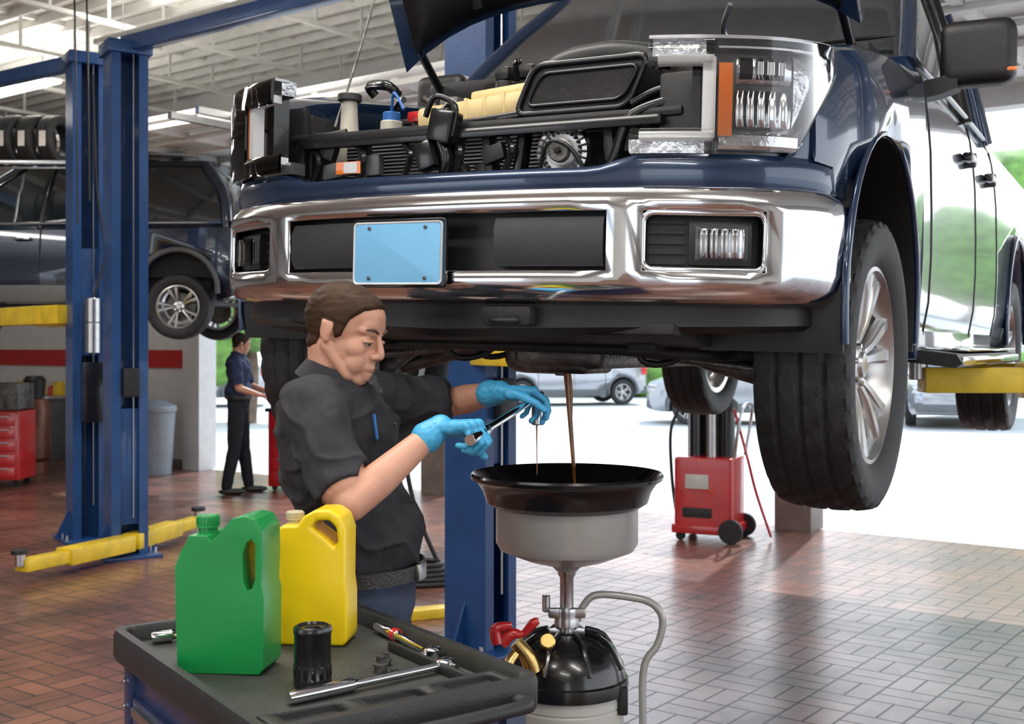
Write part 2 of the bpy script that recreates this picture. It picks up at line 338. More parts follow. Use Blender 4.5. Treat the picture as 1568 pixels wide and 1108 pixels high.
# ---------------------------------------------------------------- wheel
def wheel(parent,name,loc,R=.41,W=.27,rr=.27,out=1,rim='alu',N=120,rz=0,spokes=6):
    w=bpy.data.objects.new(name,None); COL.objects.link(w); w.parent=parent; w.location=loc; w.rotation_euler=(rad(17),0,rad(rz)); w.empty_display_size=.1
    side=[(-.36,rr-.005),(-.42,rr+.012),(-.47,rr+.3*(R-rr)),(-.495,rr+.55*(R-rr)),(-.485,rr+.8*(R-rr)),(-.455,R-.012)]
    tr=[]; nc=19
    for i in range(nc): 
        x=-.43+.86*i/(nc-1); tr.append((x,R-.01*(abs(x)/.43)**3))
    prof=side+tr+[(-x,r) for x,r in side[::-1]]
    n=len(prof); vs=[];fs=[]
    for j in range(N):
        a=2*math.pi*j/N
        for i,(x,r) in enumerate(prof):
            c=i-len(side)
            if 0<=c<nc:
                if c in (4,9,14): r-=.01
                elif (j+(c//2))%4==0 and c not in(4,9,14): r-=.006
            elif c in (-1,nc) and j%4==0: r-=.008
            vs.append((x*W,r*math.cos(a),r*math.sin(a)))
    for j in range(N):
        k=(j+1)%N
        for i in range(n-1): fs.append((j*n+i,k*n+i,k*n+i+1,j*n+i+1))
    raw('tire',vs,fs,'rub',w,sharp=25)
    R2=rad(90)*out
    pr=[(rr-.03,-.36*W),(rr,-.38*W),(rr+.004,-.34*W),(rr-.02,-.1*W),(rr-.02,.25*W),(rr-.004,.33*W),(rr+.006,.40*W),(rr-.006,.41*W),(rr-.022,.3*W),(rr-.035,-.05*W),(rr-.03,-.36*W)]
    lathe('rim_barrel',pr,rim,w,rot=(0,R2,0),seg=56)
    lathe('brake_disc',[(0,-.02),(rr*.68,-.02),(rr*.68,.01),(rr*.35,.012),(rr*.35,.03),(0,.03)],'metald',w,rot=(0,R2,0),loc=(-.01*out,0,0))
    lathe('hub',[(0,.30*W),(.02*rr/.27,.31*W),(.034*rr/.27,.30*W),(.038*rr/.27,.26*W),(.07*rr/.27,.22*W),(.078*rr/.27,.16*W),(.06*rr/.27,.0)],rim,w,rot=(0,R2,0),seg=36)
    for s in range(spokes):
        for sg in (-1,1):
            a0=2*math.pi*s/spokes+sg*.12; a1=2*math.pi*s/spokes+sg*.2
            secs=[]
            for t in (0,.35,.7,1):
                r=.05*rr/.27*(1-t)+(rr-.006)*t; a=a0*(1-t)+a1*t; wd=(.016+.008*t)*rr/.27*(.85 if t<.5 else 1)
                xo=(.2+.16*t**.6)*W; dp=.03
                c=V((0,math.cos(a)*r,math.sin(a)*r)); tg=V((0,-math.sin(a),math.cos(a)))
                q=[c+tg*wd*.6+V((xo*out,0,0)),c+tg*wd+V(((xo-dp*.4)*out,0,0)),c+tg*wd+V(((xo-dp)*out,0,0)),c-tg*wd+V(((xo-dp)*out,0,0)),c-tg*wd+V(((xo-dp*.4)*out,0,0)),c-tg*wd*.6+V((xo*out,0,0))]
                secs.append(q)
            loft('spoke_%d%s'%(s+1,'a' if sg<0 else 'b'),secs,rim,w)
        a=2*math.pi*(s+.5)/spokes
        cyl('lug_%d'%(s+1),.009,.02,(.24*W*out,math.cos(a)*.055*rr/.27,math.sin(a)*.055*rr/.27),'chrome',w,(0,rad(90),0),6,.002)
    return w
# ================================================================= PICKUP TRUCK
T=empty('pickup_truck',(-.25,2.985,0),rot=(0,rad(1.4),rad(-29))); T.scale=(.955,1,1)
KN=[0,.25,.5,.7,.87,1.0,1.1,1.2]
KP=[(0,0),(.25,.008),(.5,.04),(.7,.1),(.86,.19),(.94,.28),(.975,.36),(.985,.44)]
def front(s,off=0):
    def ev(a):
        a=min(a,1.2); i=0
        while i<len(KN)-2 and a>KN[i+1]: i+=1
        t=(a-KN[i])/(KN[i+1]-KN[i])
        P=[V(KP[max(i-1,0)]) if i>0 else V((-.25,.008)),V(KP[i]),V(KP[i+1]),V(KP[min(i+2,len(KP)-1)])]
        a_,b,c,d=P
        return .5*((2*b)+(c-a_)*t+(2*a_-5*b+4*c-d)*t*t+(3*b-a_-3*c+d)*t**3)
    a=abs(s); p=ev(a); q=ev(min(a+.01,1.2)); r=ev(max(a-.01,0)) if a>.01 else ev(0)
    tg=(q-r).normalized(); n=V((tg.y,-tg.x))
    p=p+n*off; return V((math.copysign(1,s)*p.x if s else p.x,p.y))
def strip(name,s0,s1,n,zb,zt,off,th,m,bulge=0,parent=T,ss=None,ol=0):
    secs=[]; ss=ss or [s0+(s1-s0)*i/n for i in range(n+1)]
    for s in ss:
        b=zb(abs(s)) if callable(zb) else zb; t=zt(abs(s)) if callable(zt) else zt
        o=front(s,off); inn=front(s,off-th); o2=front(s,off+bulge); ob=front(s,off-ol)
        h=t-b
        secs.append([(ob.x,ob.y,b),(o2.x,o2.y,b+.2*h),(o2.x,o2.y,b+.8*h),(o.x,o.y,t),(inn.x,inn.y,t),(inn.x,inn.y,b)])
    return loft(name,secs,m,parent)
# chrome bumper
cols=[-1.2,-1.12,-1.05,-.99,-.93,-.86,-.8,-.72,-.65,-.58,-.54,-.5,-.4,-.3,-.2,-.1]; cols=cols+[0]+[-c for c in cols[::-1]]
rows=[(2.018,-.06),(2.018,-.022),(2.01,-.006),(1.99,.004),(1.964,.008),(1.822,.008),(1.79,.002),(1.765,-.012),(1.752,-.035),(1.752,-.07)]
vs=[];fs=[];nr=len(rows)
for s in cols:
    for z,o in rows: p=front(s,o); vs.append((p.x,p.y,z))
for i in range(len(cols)-1):
    mid=abs((cols[i]+cols[i+1])/2)
    for j in range(nr-1):
        if j==4 and (mid<.5 or .58<mid<.86): continue
        fs.append((i*nr+j,(i+1)*nr+j,(i+1)*nr+j+1,i*nr+j+1))
bmp=raw('chrome_bumper',vs,fs,'chrome',T,sharp=50)
sd=bmp.modifiers.new('s','SOLIDIFY'); sd.thickness=.02; sd.offset=0
def rimtube(name,s0,s1,z0,z1,r=.009,off=.006):
    P=[(*front(x,off),z) for x,z in rrect(abs(s1-s0),z1-z0,.025,4,(s0+s1)/2,(z0+z1)/2)]
    return tube(name,P,r,'chrome',T,8,1,True)
rimtube('fog_bezel_chrome_1',.58,.86,1.825,1.96); rimtube('fog_bezel_chrome_2',-.86,-.58,1.825,1.96); 
strip('bumper_backing',-1.1,1.1,40,1.76,2.005,-.055,.03,'blk')
for sg in (1,-1):
    strip('bumper_pad_%d'%(1 if sg>0 else 2),sg*.2,sg*.49,10,1.832,1.952,.0,.05,'pad',.012)
    strip('fog_surround_%d'%(1 if sg>0 else 2),sg*.585,sg*.855,8,1.828,1.955,-.04,.02,'blk')
    for q in range(5): strip('fog_slat_%d_%d'%(sg,q),sg*.59,sg*.68,3,1.84+q*.024,1.846+q*.024,-.03,.02,'blk')
    strip('fog_recess_%d'%(1 if sg>0 else 2),sg*.69,sg*.83,6,1.838,1.94,-.015,.03,'blk',.004)
    strip('fog_lamp_%d'%(1 if sg>0 else 2),sg*.71,sg*.81,6,1.855,1.923,-.004,.03,'ribs',.004)
    strip('fog_lens_%d'%(1 if sg>0 else 2),sg*.705,sg*.815,6,1.85,1.928,.006,.003,'clear',.004)
strip('valance_blue',-1.18,1.18,60,2.02,lambda a:2.072 if a<.46 else (2.072+(a-.46)/.1*.028 if a<.56 else 2.1),-.016,.06,'blue',.006)
strip('bumper_top_gap',-1.1,1.1,40,2.012,2.021,-.01,.05,'blk')
strip('air_dam',-1.12,1.12,40,lambda a:1.655+.03*a,1.76,-.05,.05,'blk',-.004,ol=.03)
box('tow_recess',(.15,.05,.05),(.22,.048,1.712),'dark',T,bev=.015); tube('tow_hook',[(.18,.045,1.705),(.19,.012,1.7),(.25,.012,1.7),(.26,.045,1.705)],.008,'blk',T)
box('skid_panel',(1.3,.42,.03),(0,.32,1.665),'dark',T,(rad(-6),0,0))
# plate
pl=[(x,z) for x,z in rrect(.285,.16,.012)]
prism('plate_frame',rrect(.3,.175,.014),.012,'blk2',T,(-.075,-.03,1.866),bev=.002)
prism('licence_plate',pl,.006,'plate',T,(-.075,-.039,1.866),bev=.001)
prism('plate_border',rrect(.285,.16,.012),.003,'drl',T,(-.075,-.0415,1.866),bev=0,holes=[rrect(.275,.15,.01)])
for x in (-.165,.015):
    for z in (1.93,1.802): cyl('plate_bolt_%d_%d'%(x*100,z*100),.005,.006,(x,-.044,z),'metald',T,(rad(90),0,0),10)
# headlights
for sg in (1,-1):
    n_=1 if sg>0 else 2
    zt=lambda a:2.372-.02*max(0,(a-.9)/.15)
    wing=lambda base,lim=2.3:(lambda a:min(lim,base+max(0,a-.93)/.12*.17))
    strip('headlamp_housing_%d'%n_,sg*.74,sg*1.05,14,wing(2.105),zt,-.05,.05,'lhouse')
    strip('headlamp_frame_%d'%n_,sg*.69,sg*.745,4,2.105,2.37,-.05,.05,'blk2')
    strip('headlamp_housing_top_%d'%n_,sg*.59,sg*.72,6,lambda a:2.33,lambda a:2.372,-.02,.05,'lens')
    strip('headlamp_housing_low_%d'%n_,sg*.54,sg*.72,6,2.102,2.135,-.02,.05,'lens')
    strip('light_bar_top_%d'%n_,sg*.605,sg*.735,6,2.308,2.33,.0,.03,'drl',.004)
    strip('light_bar_side_%d'%n_,sg*.713,sg*.74,4,2.135,2.325,.0,.03,'drl',.004)
    strip('light_bar_low_%d'%n_,sg*.565,sg*.735,6,2.13,2.15,.0,.03,'drl',.004)
    strip('amber_marker_%d'%n_,sg*.746,sg*.775,3,2.14,2.31,.004,.03,'orange',.004)
    strip('reflector_main_%d'%n_,sg*.785,sg*.925,8,2.165,2.25,-.015,.03,'ribs',.006)
    strip('reflector_up_%d'%n_,sg*.785,sg*.925,8,2.262,2.335,-.02,.03,'lens',.01)
    strip('projector_%d'%n_,sg*.83,sg*.9,8,2.275,2.325,-.008,.03,'ribs',.01)
    strip('projector_dark_%d'%n_,sg*.79,sg*.82,8,2.275,2.325,-.008,.03,'blk2',.01)
    strip('reflector_low_%d'%n_,sg*.75,sg*.95,8,2.112,2.152,-.015,.03,'lens',.006)
    strip('reflector_side_%d'%n_,sg*.935,sg*1.03,6,wing(2.16,2.31),2.34,-.02,.03,'lens',.006)
    strip('lamp_trim_top_%d'%n_,sg*.585,sg*1.05,12,2.366,2.374,.006,.05,'steel')
    strip('lamp_trim_up_%d'%n_,sg*.745,sg*1.0,12,2.345,2.35,.0,.05,'steel')
    strip('lamp_lens_%d'%n_,sg*.735,sg*1.06,14,wing(2.104),2.37,.014,.004,'clear',.006)
    strip('lamp_lens_top_%d'%n_,sg*.585,sg*.735,6,2.3,2.37,.014,.004,'clear',.006)
    strip('lamp_lens_low_%d'%n_,sg*.545,sg*.735,6,2.102,2.155,.014,.004,'clear',.006)
    strip('corner_fill_%d'%n_,sg*.92,sg*1.12,8,2.06,lambda a:2.1+max(0,a-.93)/.12*.17,-.02,.06,'blue',.004)
# fenders
def fend(sg):
    st=[(.29,.945,2.36,2.08),(.36,.975,2.385,2.04),(.44,.99,2.41,1.78),(.6,1.01,2.445,1.7),(.85,1.02,2.48,1.68),(1.1,1.015,2.51,1.68),(1.3,1.003,2.535,1.67),(1.45,1.0,2.56,1.66)]
    secs=[]
    for y,xo,zt,zb in st:
        q=[(.76,zt-.03),(.86,zt-.004),(xo-.06,zt-.004),(xo-.03,zt-.02),(xo-.012,zt-.06),(xo-.004,zt-.14),(xo,zt-.25),(xo-.004,(zb+zt-.25)/2),(xo-.012,zb+.04),(xo-.03,zb),(.76,zb)]
        secs.append([(sg*x,y,z) for x,z in q])
    o=loft('fender_%d'%(1 if sg>0 else 2),secs,'blue',None,sharp=30)
    c=cyl('cut',.475,.8,(sg*.95,.85,1.76),'dark',None,(0,rad(90),0),64); boolean(o,c)
    o.parent=T
    ring=[]
    for k in range(25):
        a=rad(-12+204*k/24); ring.append((sg*(1.006),.85-.482*math.cos(a),1.76+.482*math.sin(a)))
    tube('arch_lip_%d'%(1 if sg>0 else 2),ring,.011,'blue',T,8,1)
    secs=[]
    for k in range(21):
        a=rad(-15+210*k/20); secs.append([(sg*x,.85-r*math.cos(a),1.76+r*math.sin(a)) for x,r in ((.62,.48),(1.0,.48),(1.0,.47),(.62,.47))])
    loft('wheel_liner_%d'%(1 if sg>0 else 2),secs,'blk',T)
fend(1);fend(-1)
for sg in (1,-1): box('inner_wing_%d'%(1 if sg>0 else 2),(.03,1.1,.4),(sg*.75,.95,2.13),'dark',T)
sidep=[(.93,1.62),(.975,1.68),(.995,1.8),(1.0,1.95),(.998,2.1),(.99,2.3),(.98,2.4),(.965,2.5),(.95,2.56),(.92,2.6)]
def slab(name,ys,top=2.6):
    q=sidep[:-1]+[(.92,top)]
    poly=q+[(-x,z) for x,z in q[::-1]]
    return loft(name,[[(x,y,z) for x,z in poly] for y in ys],'blue',None,sharp=30)
cab=slab('cab_body',[1.455,2.0,2.6,3.38]); cab.parent=T
bed=slab('bed_body',[3.42,4.2,5.0,5.6],2.62)
for sg in (1,-1):
    c=cyl('cut',.47,.5,(sg*1.0,4.35,1.76),'dark',None,(0,rad(90),0),64); boolean(bed,c)
    ring=[(sg*1.0,4.35-.48*math.cos(rad(-12+204*k/24)),1.76+.48*math.sin(rad(-12+204*k/24))) for k in range(25)]
    tube('rear_arch_lip_%d'%sg,ring,.014,'blue',T,8,1)
bed.parent=T
for sg in (1,-1):
    for i,y in enumerate((1.6,2.68,3.4)):
        tube('door_seam_%d_%d'%(sg,i),[(sg*(x+.0),y,z) for x,z in sidep[1:]],.004,'blk',T,6,1)
    for i,y in enumerate((2.45,3.1)):
        box('door_handle_%d_%d'%(sg,i),(.04,.16,.035),(sg*1.0,y,2.4),'blk2',T,bev=.012)
        box('handle_mount_%d_%d'%(sg,i),(.05,.03,.06),(sg*.995,y+.05,2.4),'blk2',T,bev=.012)
    loft('running_board_%d'%sg,[[(sg*x,y,z) for x,z in ((.93,1.6),(1.1,1.585),(1.12,1.6),(1.1,1.63),(.93,1.645))] for y in (1.55,3.35)],'blk',T)
    box('running_board_plate_%d'%sg,(.13,1.5,.012),(sg*1.04,2.55,1.643),'chrome',T)
    box('running_board_edge_%d'%sg,(.012,1.7,.03),(sg*1.115,2.45,1.607),'chrome',T)
    box('sill_%d'%sg,(.1,1.9,.1),(sg*.93,2.45,1.66),'blue',T)
    loft('mirror_arm_%d'%sg,[[(sg*x,y+1.72,z) for y,z in ((-.04,zz-.03),(.04,zz-.03),(.04,zz+.03),(-.04,zz+.03))] for x,zz in ((.93,2.53),(1.0,2.54),(1.06,2.56))],'blk',T)
    box('mirror_%d'%sg,(.25,.13,.22),(sg*1.12,1.74,2.65),'blk',T,bev=.05,seg=5)
    box('mirror_glass_%d'%sg,(.21,.01,.18),(sg*1.12,1.808,2.65),'glass',T)
    box('mirror_signal_%d'%sg,(.05,.02,.015),(sg*1.23,1.69,2.58),'orange',T)
# greenhouse
def rr3(x0,x1,y0,y1,z,r=.08):
    return [(p[0],p[1],z) for p in rrect(x1-x0,y1-y0,r,4,(x0+x1)/2,(y0+y1)/2)]
loft('cab_glass',[rr3(-.93,.93,1.46,3.36,2.58),rr3(-.86,.86,1.82,3.3,2.88),rr3(-.76,.76,2.15,3.22,3.16)],'glass',T,sharp=25)
loft('roof',[rr3(-.77,.77,2.13,3.25,3.14),rr3(-.76,.76,2.16,3.23,3.18),rr3(-.66,.66,2.3,3.1,3.215)],'blue',T,sharp=40)
for sg in (1,-1):
    tube('a_pillar_%d'%sg,[(sg*.92,1.5,2.58),(sg*.855,1.84,2.88),(sg*.76,2.2,3.16)],.035,'blue',T,8)
    tube('b_pillar_%d'%sg,[(sg*.94,2.68,2.58),(sg*.865,2.66,2.88),(sg*.77,2.65,3.16)],.035,'blk2',T,8)
    tube('c_pillar_%d'%sg,[(sg*.93,3.3,2.58),(sg*.855,3.24,2.88),(sg*.75,3.16,3.16)],.05,'blue',T,8)
    tube('belt_trim_%d'%sg,[(sg*.945,1.5,2.595),(sg*.95,2.4,2.6),(sg*.945,3.36,2.6)],.012,'blk2',T,8)
# cowl / firewall
box('cowl_panel',(1.72,.32,.1),(0,1.38,2.56),'blk',T,bev=.03)
box('cowl_grille',(1.6,.14,.03),(0,1.44,2.625),'blk',T,(rad(20),0,0))
for x in (-.5,.25): tube('wiper_%d'%(x*10),[(x,1.46,2.64),(x+.3,1.52,2.68),(x+.62,1.56,2.70)],.008,'blk2',T,6)
box('firewall',(1.6,.05,.9),(0,1.4,2.15),'dark',T)
# hood (raised)
nx=18
L_=1.28; ang=rad(54)
def hoodp(u,w,th):
    x=u*.86*(1-.1*(w))
    arch=.19*(1-abs(u)**3.5)
    y0=1.08; z0=2.62+arch*(1-w*.6)
    yy=y0-w*L_*math.cos(ang); zz=z0+w*L_*math.sin(ang)+.05*math.sin(w*math.pi)
    return V((x,yy+th*math.sin(ang),zz+th*math.cos(ang)))
vs=[];fs=[];nw=10
for th in (0,.035):
    for j in range(nw+1):
        for i in range(nx+1): vs.append(hoodp(-1+2*i/nx,j/nw,th))
W1=(nx+1)*(nw+1)
for j in range(nw):
    for i in range(nx):
        a=j*(nx+1)+i; fs.append((a,a+1,a+nx+2,a+nx+1)); fs.append(tuple(W1+q for q in (a,a+nx+1,a+nx+2,a+1)))
for j in range(nw):
    for i in (0,nx): a=j*(nx+1)+i; fs.append((a,a+nx+1,a+nx+1+W1,a+W1))
for i in range(nx):
    for j in (0,nw): a=j*(nx+1)+i; fs.append((a,a+1,a+1+W1,a+W1))
raw('hood',vs,fs,'blue',T,sharp=45)
vs=[hoodp(-.93+1.86*i/nx,.02+.93*j/nw,-.012) for j in range(nw+1) for i in range(nx+1)]
fs=[(j*(nx+1)+i,j*(nx+1)+i+1,(j+1)*(nx+1)+i+1,(j+1)*(nx+1)+i) for j in range(nw) for i in range(nx)]
hl=raw('hood_liner',vs,fs,'blk',T); q=hl.modifiers.new('s','SOLIDIFY'); q.thickness=.01
for u in (-.6,-.2,.2,.6): tube('hood_rib_%d'%(u*10),[hoodp(u,w,-.02) for w in (.04,.3,.6,.92)],.022,'blk',T,8)
tube('prop_rod',[(-.6,.34,2.28),(-.66,.55,2.6),hoodp(-.8,.4,-.02)],.004,'metald',T,6,2)
for sg in (1,-1): tube('hood_hinge_%d'%sg,[(sg*.78,1.35,2.5),(sg*.8,1.25,2.56),hoodp(sg*.93,.06,-.01)],.016,'blk2',T)
# engine bay
def EB(n,s,l,m='blk',r=(0,0,0),b=.012): return box(n,s,l,m,T,tuple(rad(q) for q in r),b)
EB('radiator',(.98,.05,.24),(-.06,.36,2.11),'rad')
EB('radiator_support_top',(1.3,.07,.026),(-.04,.27,2.232))
EB('radiator_support_lip',(1.2,.03,.03),(-.04,.23,2.21),'blk2')
EB('radiator_support_low',(1.2,.08,.05),(0,.2,2.06))
for i,x in enumerate((-.58,-.42,-.1,.02,.12,.4,.5)): EB('support_upright_%d'%i,(.03,.05,.18),(x,.27,2.14),'blk' if i%2 else 'blk2',(0,(-1)**i*8,0))
EB('engine_floor',(1.5,1.1,.04),(0,.85,1.86),'dark')
EB('engine_block',(.66,.7,.36),(.02,.95,2.1),'metald',b=.05)
EB('engine_cover',(.6,.55,.1),(.0,.98,2.42),'blk2',b=.04)
for i in range(6): EB('intake_runner_%d'%i,(.06,.5,.05),(-.22+i*.09,.96,2.49),'blk',b=.022)
EB('battery',(.24,.18,.2),(-.5,.78,2.22),'pad'); EB('battery_top',(.24,.18,.03),(-.5,.78,2.33),'clad')
EB('battery_clamp',(.26,.03,.02),(-.5,.7,2.355),'metald')
EB('terminal_red',(.09,.05,.035),(-.35,.46,2.315),'red'); EB('fuse_box',(.22,.16,.1),(-.58,1.05,2.38),'blk')
EB('coolant_tank',(.42,.13,.07),(-.1,.43,2.305),'tank',(0,-4,0),.022)
for i in range(6): EB('coolant_tank_rib_%d'%i,(.01,.136,.074),(-.26+i*.065,.43,2.305+(i-2.5)*.0045),'tank',(0,-4,0),.004)
EB('coolant_tank_step',(.2,.11,.035),(-.03,.44,2.352),'tank',(0,-4,0),.014)
cyl('coolant_cap',.028,.03,(-.06,.47,2.385),'blk',T)
EB('front_end_beam',(.5,.04,.02),(-.1,.345,2.262),'blk2',(0,-4,0),.006)
cyl('washer_neck',.032,.13,(-.575,.38,2.3),'beige',T,r2=.024); cyl('washer_cap',.038,.022,(-.575,.38,2.375),'pad',T)
EB('washer_tank',(.1,.08,.12),(-.58,.39,2.19),'beige')
cyl('reservoir_blue',.028,.035,(-.47,.46,2.32),'capblue',T); cyl('reservoir_body',.035,.08,(-.47,.46,2.27),'beige',T); tube('latch_wire',[(-.47,.46,2.34),(-.44,.43,2.39),(-.38,.4,2.33)],.005,'capblue',T,6)
cyl('brake_fluid_can',.04,.07,(-.42,.62,2.33),'metald',T); cyl('relay',.02,.05,(-.3,.6,2.36),'steel',T); EB('sensor_block',(.07,.05,.04),(-.28,.52,2.36),'clad')
# alternator
al=bpy.data.objects.new('alternator',None); COL.objects.link(al); al.parent=T; al.location=(.26,.25,2.145); al.rotation_euler=(rad(90),0,rad(8))
lathe('alt_body',[(0,-.1),(.065,-.1),(.078,-.08),(.08,-.01),(.076,0),(.072,.01),(.06,.014),(.058,.004),(.035,.0),(.034,.02),(.018,.022),(.016,.03),(0,.03)],'steel',al,seg=40)
for k in range(24):
    a=2*math.pi*k/24; box('alt_slot_%d'%k,(.024,.006,.012),(.06*math.cos(a),.06*math.sin(a),.01),'blk',al,(0,0,a),.002)
cyl('alt_pulley',.03,.02,(0,0,.03),'metald',al,seg=24); cyl('alt_nut',.01,.016,(0,0,.044),'blk2',al,seg=6)
tube('serpentine_belt',[(.23,.215,2.165),(.3,.215,2.15),(.33,.24,2.07),(.2,.24,2.06)],.006,'blk',T,8,4,True)
tube('latch_support',[(-.12,.24,2.06),(-.1,.22,2.15),(-.13,.22,2.22),(-.1,.24,2.29)],.02,'blk2',T,8)
EB('latch',(.08,.06,.09),(-.1,.21,2.23),'blk2',(0,12,0)); EB('latch_low',(.06,.05,.08),(-.15,.2,2.15),'blk2',(0,-20,0))
tube('latch_loop',[(-.16,.2,2.26),(-.12,.19,2.31),(-.06,.2,2.28),(-.07,.2,2.2)],.009,'blk2',T,8)
EB('warning_label',(.09,.004,.035),(-.45,.222,2.135),'orange',b=0); EB('warning_label_2',(.05,.005,.03),(-.44,.22,2.135),'drl',b=0)
# air intake duct (closed scoop, shade of the mouth painted as a dark plate)
def ring(w,h,r,cx,cy,cz,tl=0,n=4): return [(x+cx+tl*(z/h),cy,z+cz) for x,z in rrect(w,h,r,n)]
loft('intake_scoop',[ring(.35,.13,.03,.28,.31,2.33,.06),ring(.33,.115,.03,.285,.32,2.33,.06),ring(.28,.09,.03,.29,.5,2.36),ring(.28,.09,.03,.29,.7,2.4)],'blk',T,sharp=40)
loft('intake_mouth_shade',[ring(.31,.095,.028,.285,.304,2.328,.055),ring(.31,.095,.028,.285,.309,2.328,.055)],'dark',T)
tube('intake_rim',[(x,.304,z) for x,_,z in ring(.35,.13,.03,.28,.31,2.33,.06)],.009,'blk2',T,8,1,True)
tube('intake_rim_inner',[(x,.300,z) for x,_,z in ring(.3,.085,.025,.285,.31,2.328,.05)],.005,'blk2',T,8,1,True)
tube('scoop_shoulder',[(.1,.38,2.33),(.16,.4,2.41),(.3,.45,2.44),(.42,.5,2.43)],[.02,.035,.04,.04],'blk',T)
P=[(.12,.75,2.47),(.2,.7,2.49),(.3,.66,2.48),(.4,.6,2.44)]
Q=cat(P,10); tube('air_hose',[q for q in Q],[(.042 if i%2 else .034) for i in range(len(Q))],'blk2',T,16,1)
EB('air_box',(.26,.28,.2),(.56,.7,2.36),'blk',b=.04); EB('air_box_lid',(.28,.3,.04),(.56,.7,2.46),'blk2',b=.015)
rnd=random.Random(5)
for i in range(30):
    x=rnd.uniform(-.62,.62); y=rnd.uniform(.5,1.1); z=rnd.uniform(2.3,2.47)
    P=[(x,y,z)]
    for k in range(3): P.append((P[-1][0]+rnd.uniform(-.15,.15),P[-1][1]+rnd.uniform(-.1,.1),min(2.5,max(2.25,P[-1][2]+rnd.uniform(-.06,.07)))))
    tube('bay_hose_%d'%i,P,rnd.choice((.007,.01,.016)),rnd.choice(('blk','blk2','metald','steel')),T,8)
for i in range(20):
    x=rnd.uniform(-.62,.5); z=rnd.uniform(2.09,2.2)
    if .1<x<.4: continue
    EB('bay_bracket_%d'%i,(rnd.uniform(.03,.09),.03,rnd.uniform(.03,.08)),(x,rnd.uniform(.24,.31),z),rnd.choice(('blk','clad','metald')),(0,rnd.uniform(-25,25),0))
for i in range(14):
    EB('bay_unit_%d'%i,(rnd.uniform(.04,.08),.07,rnd.uniform(.025,.05)),(rnd.uniform(-.62,-.3) if i<8 else rnd.uniform(.45,.62),rnd.uniform(.5,.62),rnd.uniform(2.25,2.3)),rnd.choice(('blk','metald','clad')),(0,rnd.uniform(-15,15),0))
for i in range(5): tube('support_web_%d'%i,[(-.6+i*.17,.24,2.2),(-.57+i*.17,.23,2.16),(-.6+i*.17,.24,2.1)],.01,'blk2',T,6)
tube('support_brace_1',[(.36,.25,2.05),(.42,.24,2.12),(.46,.24,2.22),(.56,.26,2.26)],.016,'blk2',T)
for i in range(3): tube('lamp_side_arm_%d'%i,[(.44,.3,2.2+i*.035),(.54,.29,2.24+i*.03),(.68,.31,2.22+i*.03)],.011,'blk2',T,8)
for sg in (1,-1):
    EB('lamp_bracket_%d'%sg,(.1,.1,.22),(sg*.68,.32,2.2),'blk')
    EB('lamp_back_%d'%sg,(.12 if sg<0 else .2,.03,.22),(sg*(.7 if sg<0 else .64),.26,2.22),'blk')
    tube('lamp_brace_%d'%sg,[(sg*.52,.3,2.25),(sg*.6,.28,2.24),(sg*.68,.3,2.26)],.016,'blk2',T)
# underbody
for sg in (1,-1):
    box('frame_rail_%d'%sg,(.09,5.1,.15),(sg*.46,2.9,1.7),'dark',T,bev=.015)
    wheel(T,'front_wheel_%d'%(1 if sg>0 else 2),(sg*.87,.85,1.6),out=sg,rz=0)
    wheel(T,'rear_wheel_%d'%(1 if sg>0 else 2),(sg*.86,4.35,1.6),out=sg,N=60)
    tube('control_arm_%da'%sg,[(sg*.4,.62,1.66),(sg*.55,.68,1.6),(sg*.74,.83,1.54)],[.035,.03,.03],'metald',T)
    tube('control_arm_%db'%sg,[(sg*.4,1.05,1.66),(sg*.55,.98,1.6),(sg*.74,.86,1.54)],[.035,.03,.03],'metald',T)
    tube('upper_arm_%d'%sg,[(sg*.45,.85,1.9),(sg*.72,.85,1.8)],.025,'dark',T,8,2)
    tube('tie_rod_%d'%sg,[(sg*.2,.6,1.63),(sg*.72,.66,1.58)],.012,'metald',T,8,2)
    tube('half_shaft_%d'%sg,[(sg*.12,.87,1.66),(sg*.75,.85,1.6)],.02,'metald',T,8,2)
    tube('boot_%d'%sg,[(sg*.5,.86,1.63),(sg*.56,.86,1.62),(sg*.62,.86,1.61)],[.03,.05,.035],'blk',T,12,2)
    tube('coilover_%d'%sg,[(sg*.62,.85,1.6),(sg*.6,.87,1.95)],.05,'dark',T,12,2)
    box('knuckle_%d'%sg,(.06,.1,.34),(sg*.73,.85,1.65),'metald',T,bev=.02)
box('front_crossmember',(.9,.14,.1),(0,.72,1.68),'dark',T,bev=.03)
box('rear_crossmember',(.9,.12,.1),(0,1.25,1.66),'dark',T,bev=.03)
box('oil_pan',(.3,.38,.14),(.12,.68,1.64),'metald',T,bev=.035,seg=4)
box('oil_pan_sump',(.2,.2,.07),(.12,.6,1.59),'metald',T,bev=.025,seg=4)
cyl('drain_boss',.018,.03,(.1,.57,1.562),'metald',T)
box('transmission',(.34,.9,.2),(0,1.6,1.66),'metald',T,bev=.06,seg=4)
box('floor_pan',(1.7,3.8,.05),(0,3.4,1.69),'dark',T)
box('diff_housing',(.25,.25,.2),(-.12,.9,1.64),'metald',T,bev=.07,seg=4)
tube('exhaust',[(.3,.9,1.72),(.33,1.4,1.60),(.3,2.4,1.60),(.3,4,1.64),(.55,5.5,1.64)],.035,'metald',T)
tube('sway_bar',[(-.7,.95,1.62),(-.6,.5,1.62),(-.3,.42,1.63),(.3,.42,1.63),(.6,.5,1.62),(.7,.95,1.62)],.015,'dark',T)
tube('rear_axle',[(-.8,4.35,1.6),(.8,4.35,1.6)],.045,'dark',T,12,2)
box('rear_diff',(.26,.3,.28),(0,4.33,1.6),'dark',T,bev=.1,seg=4)
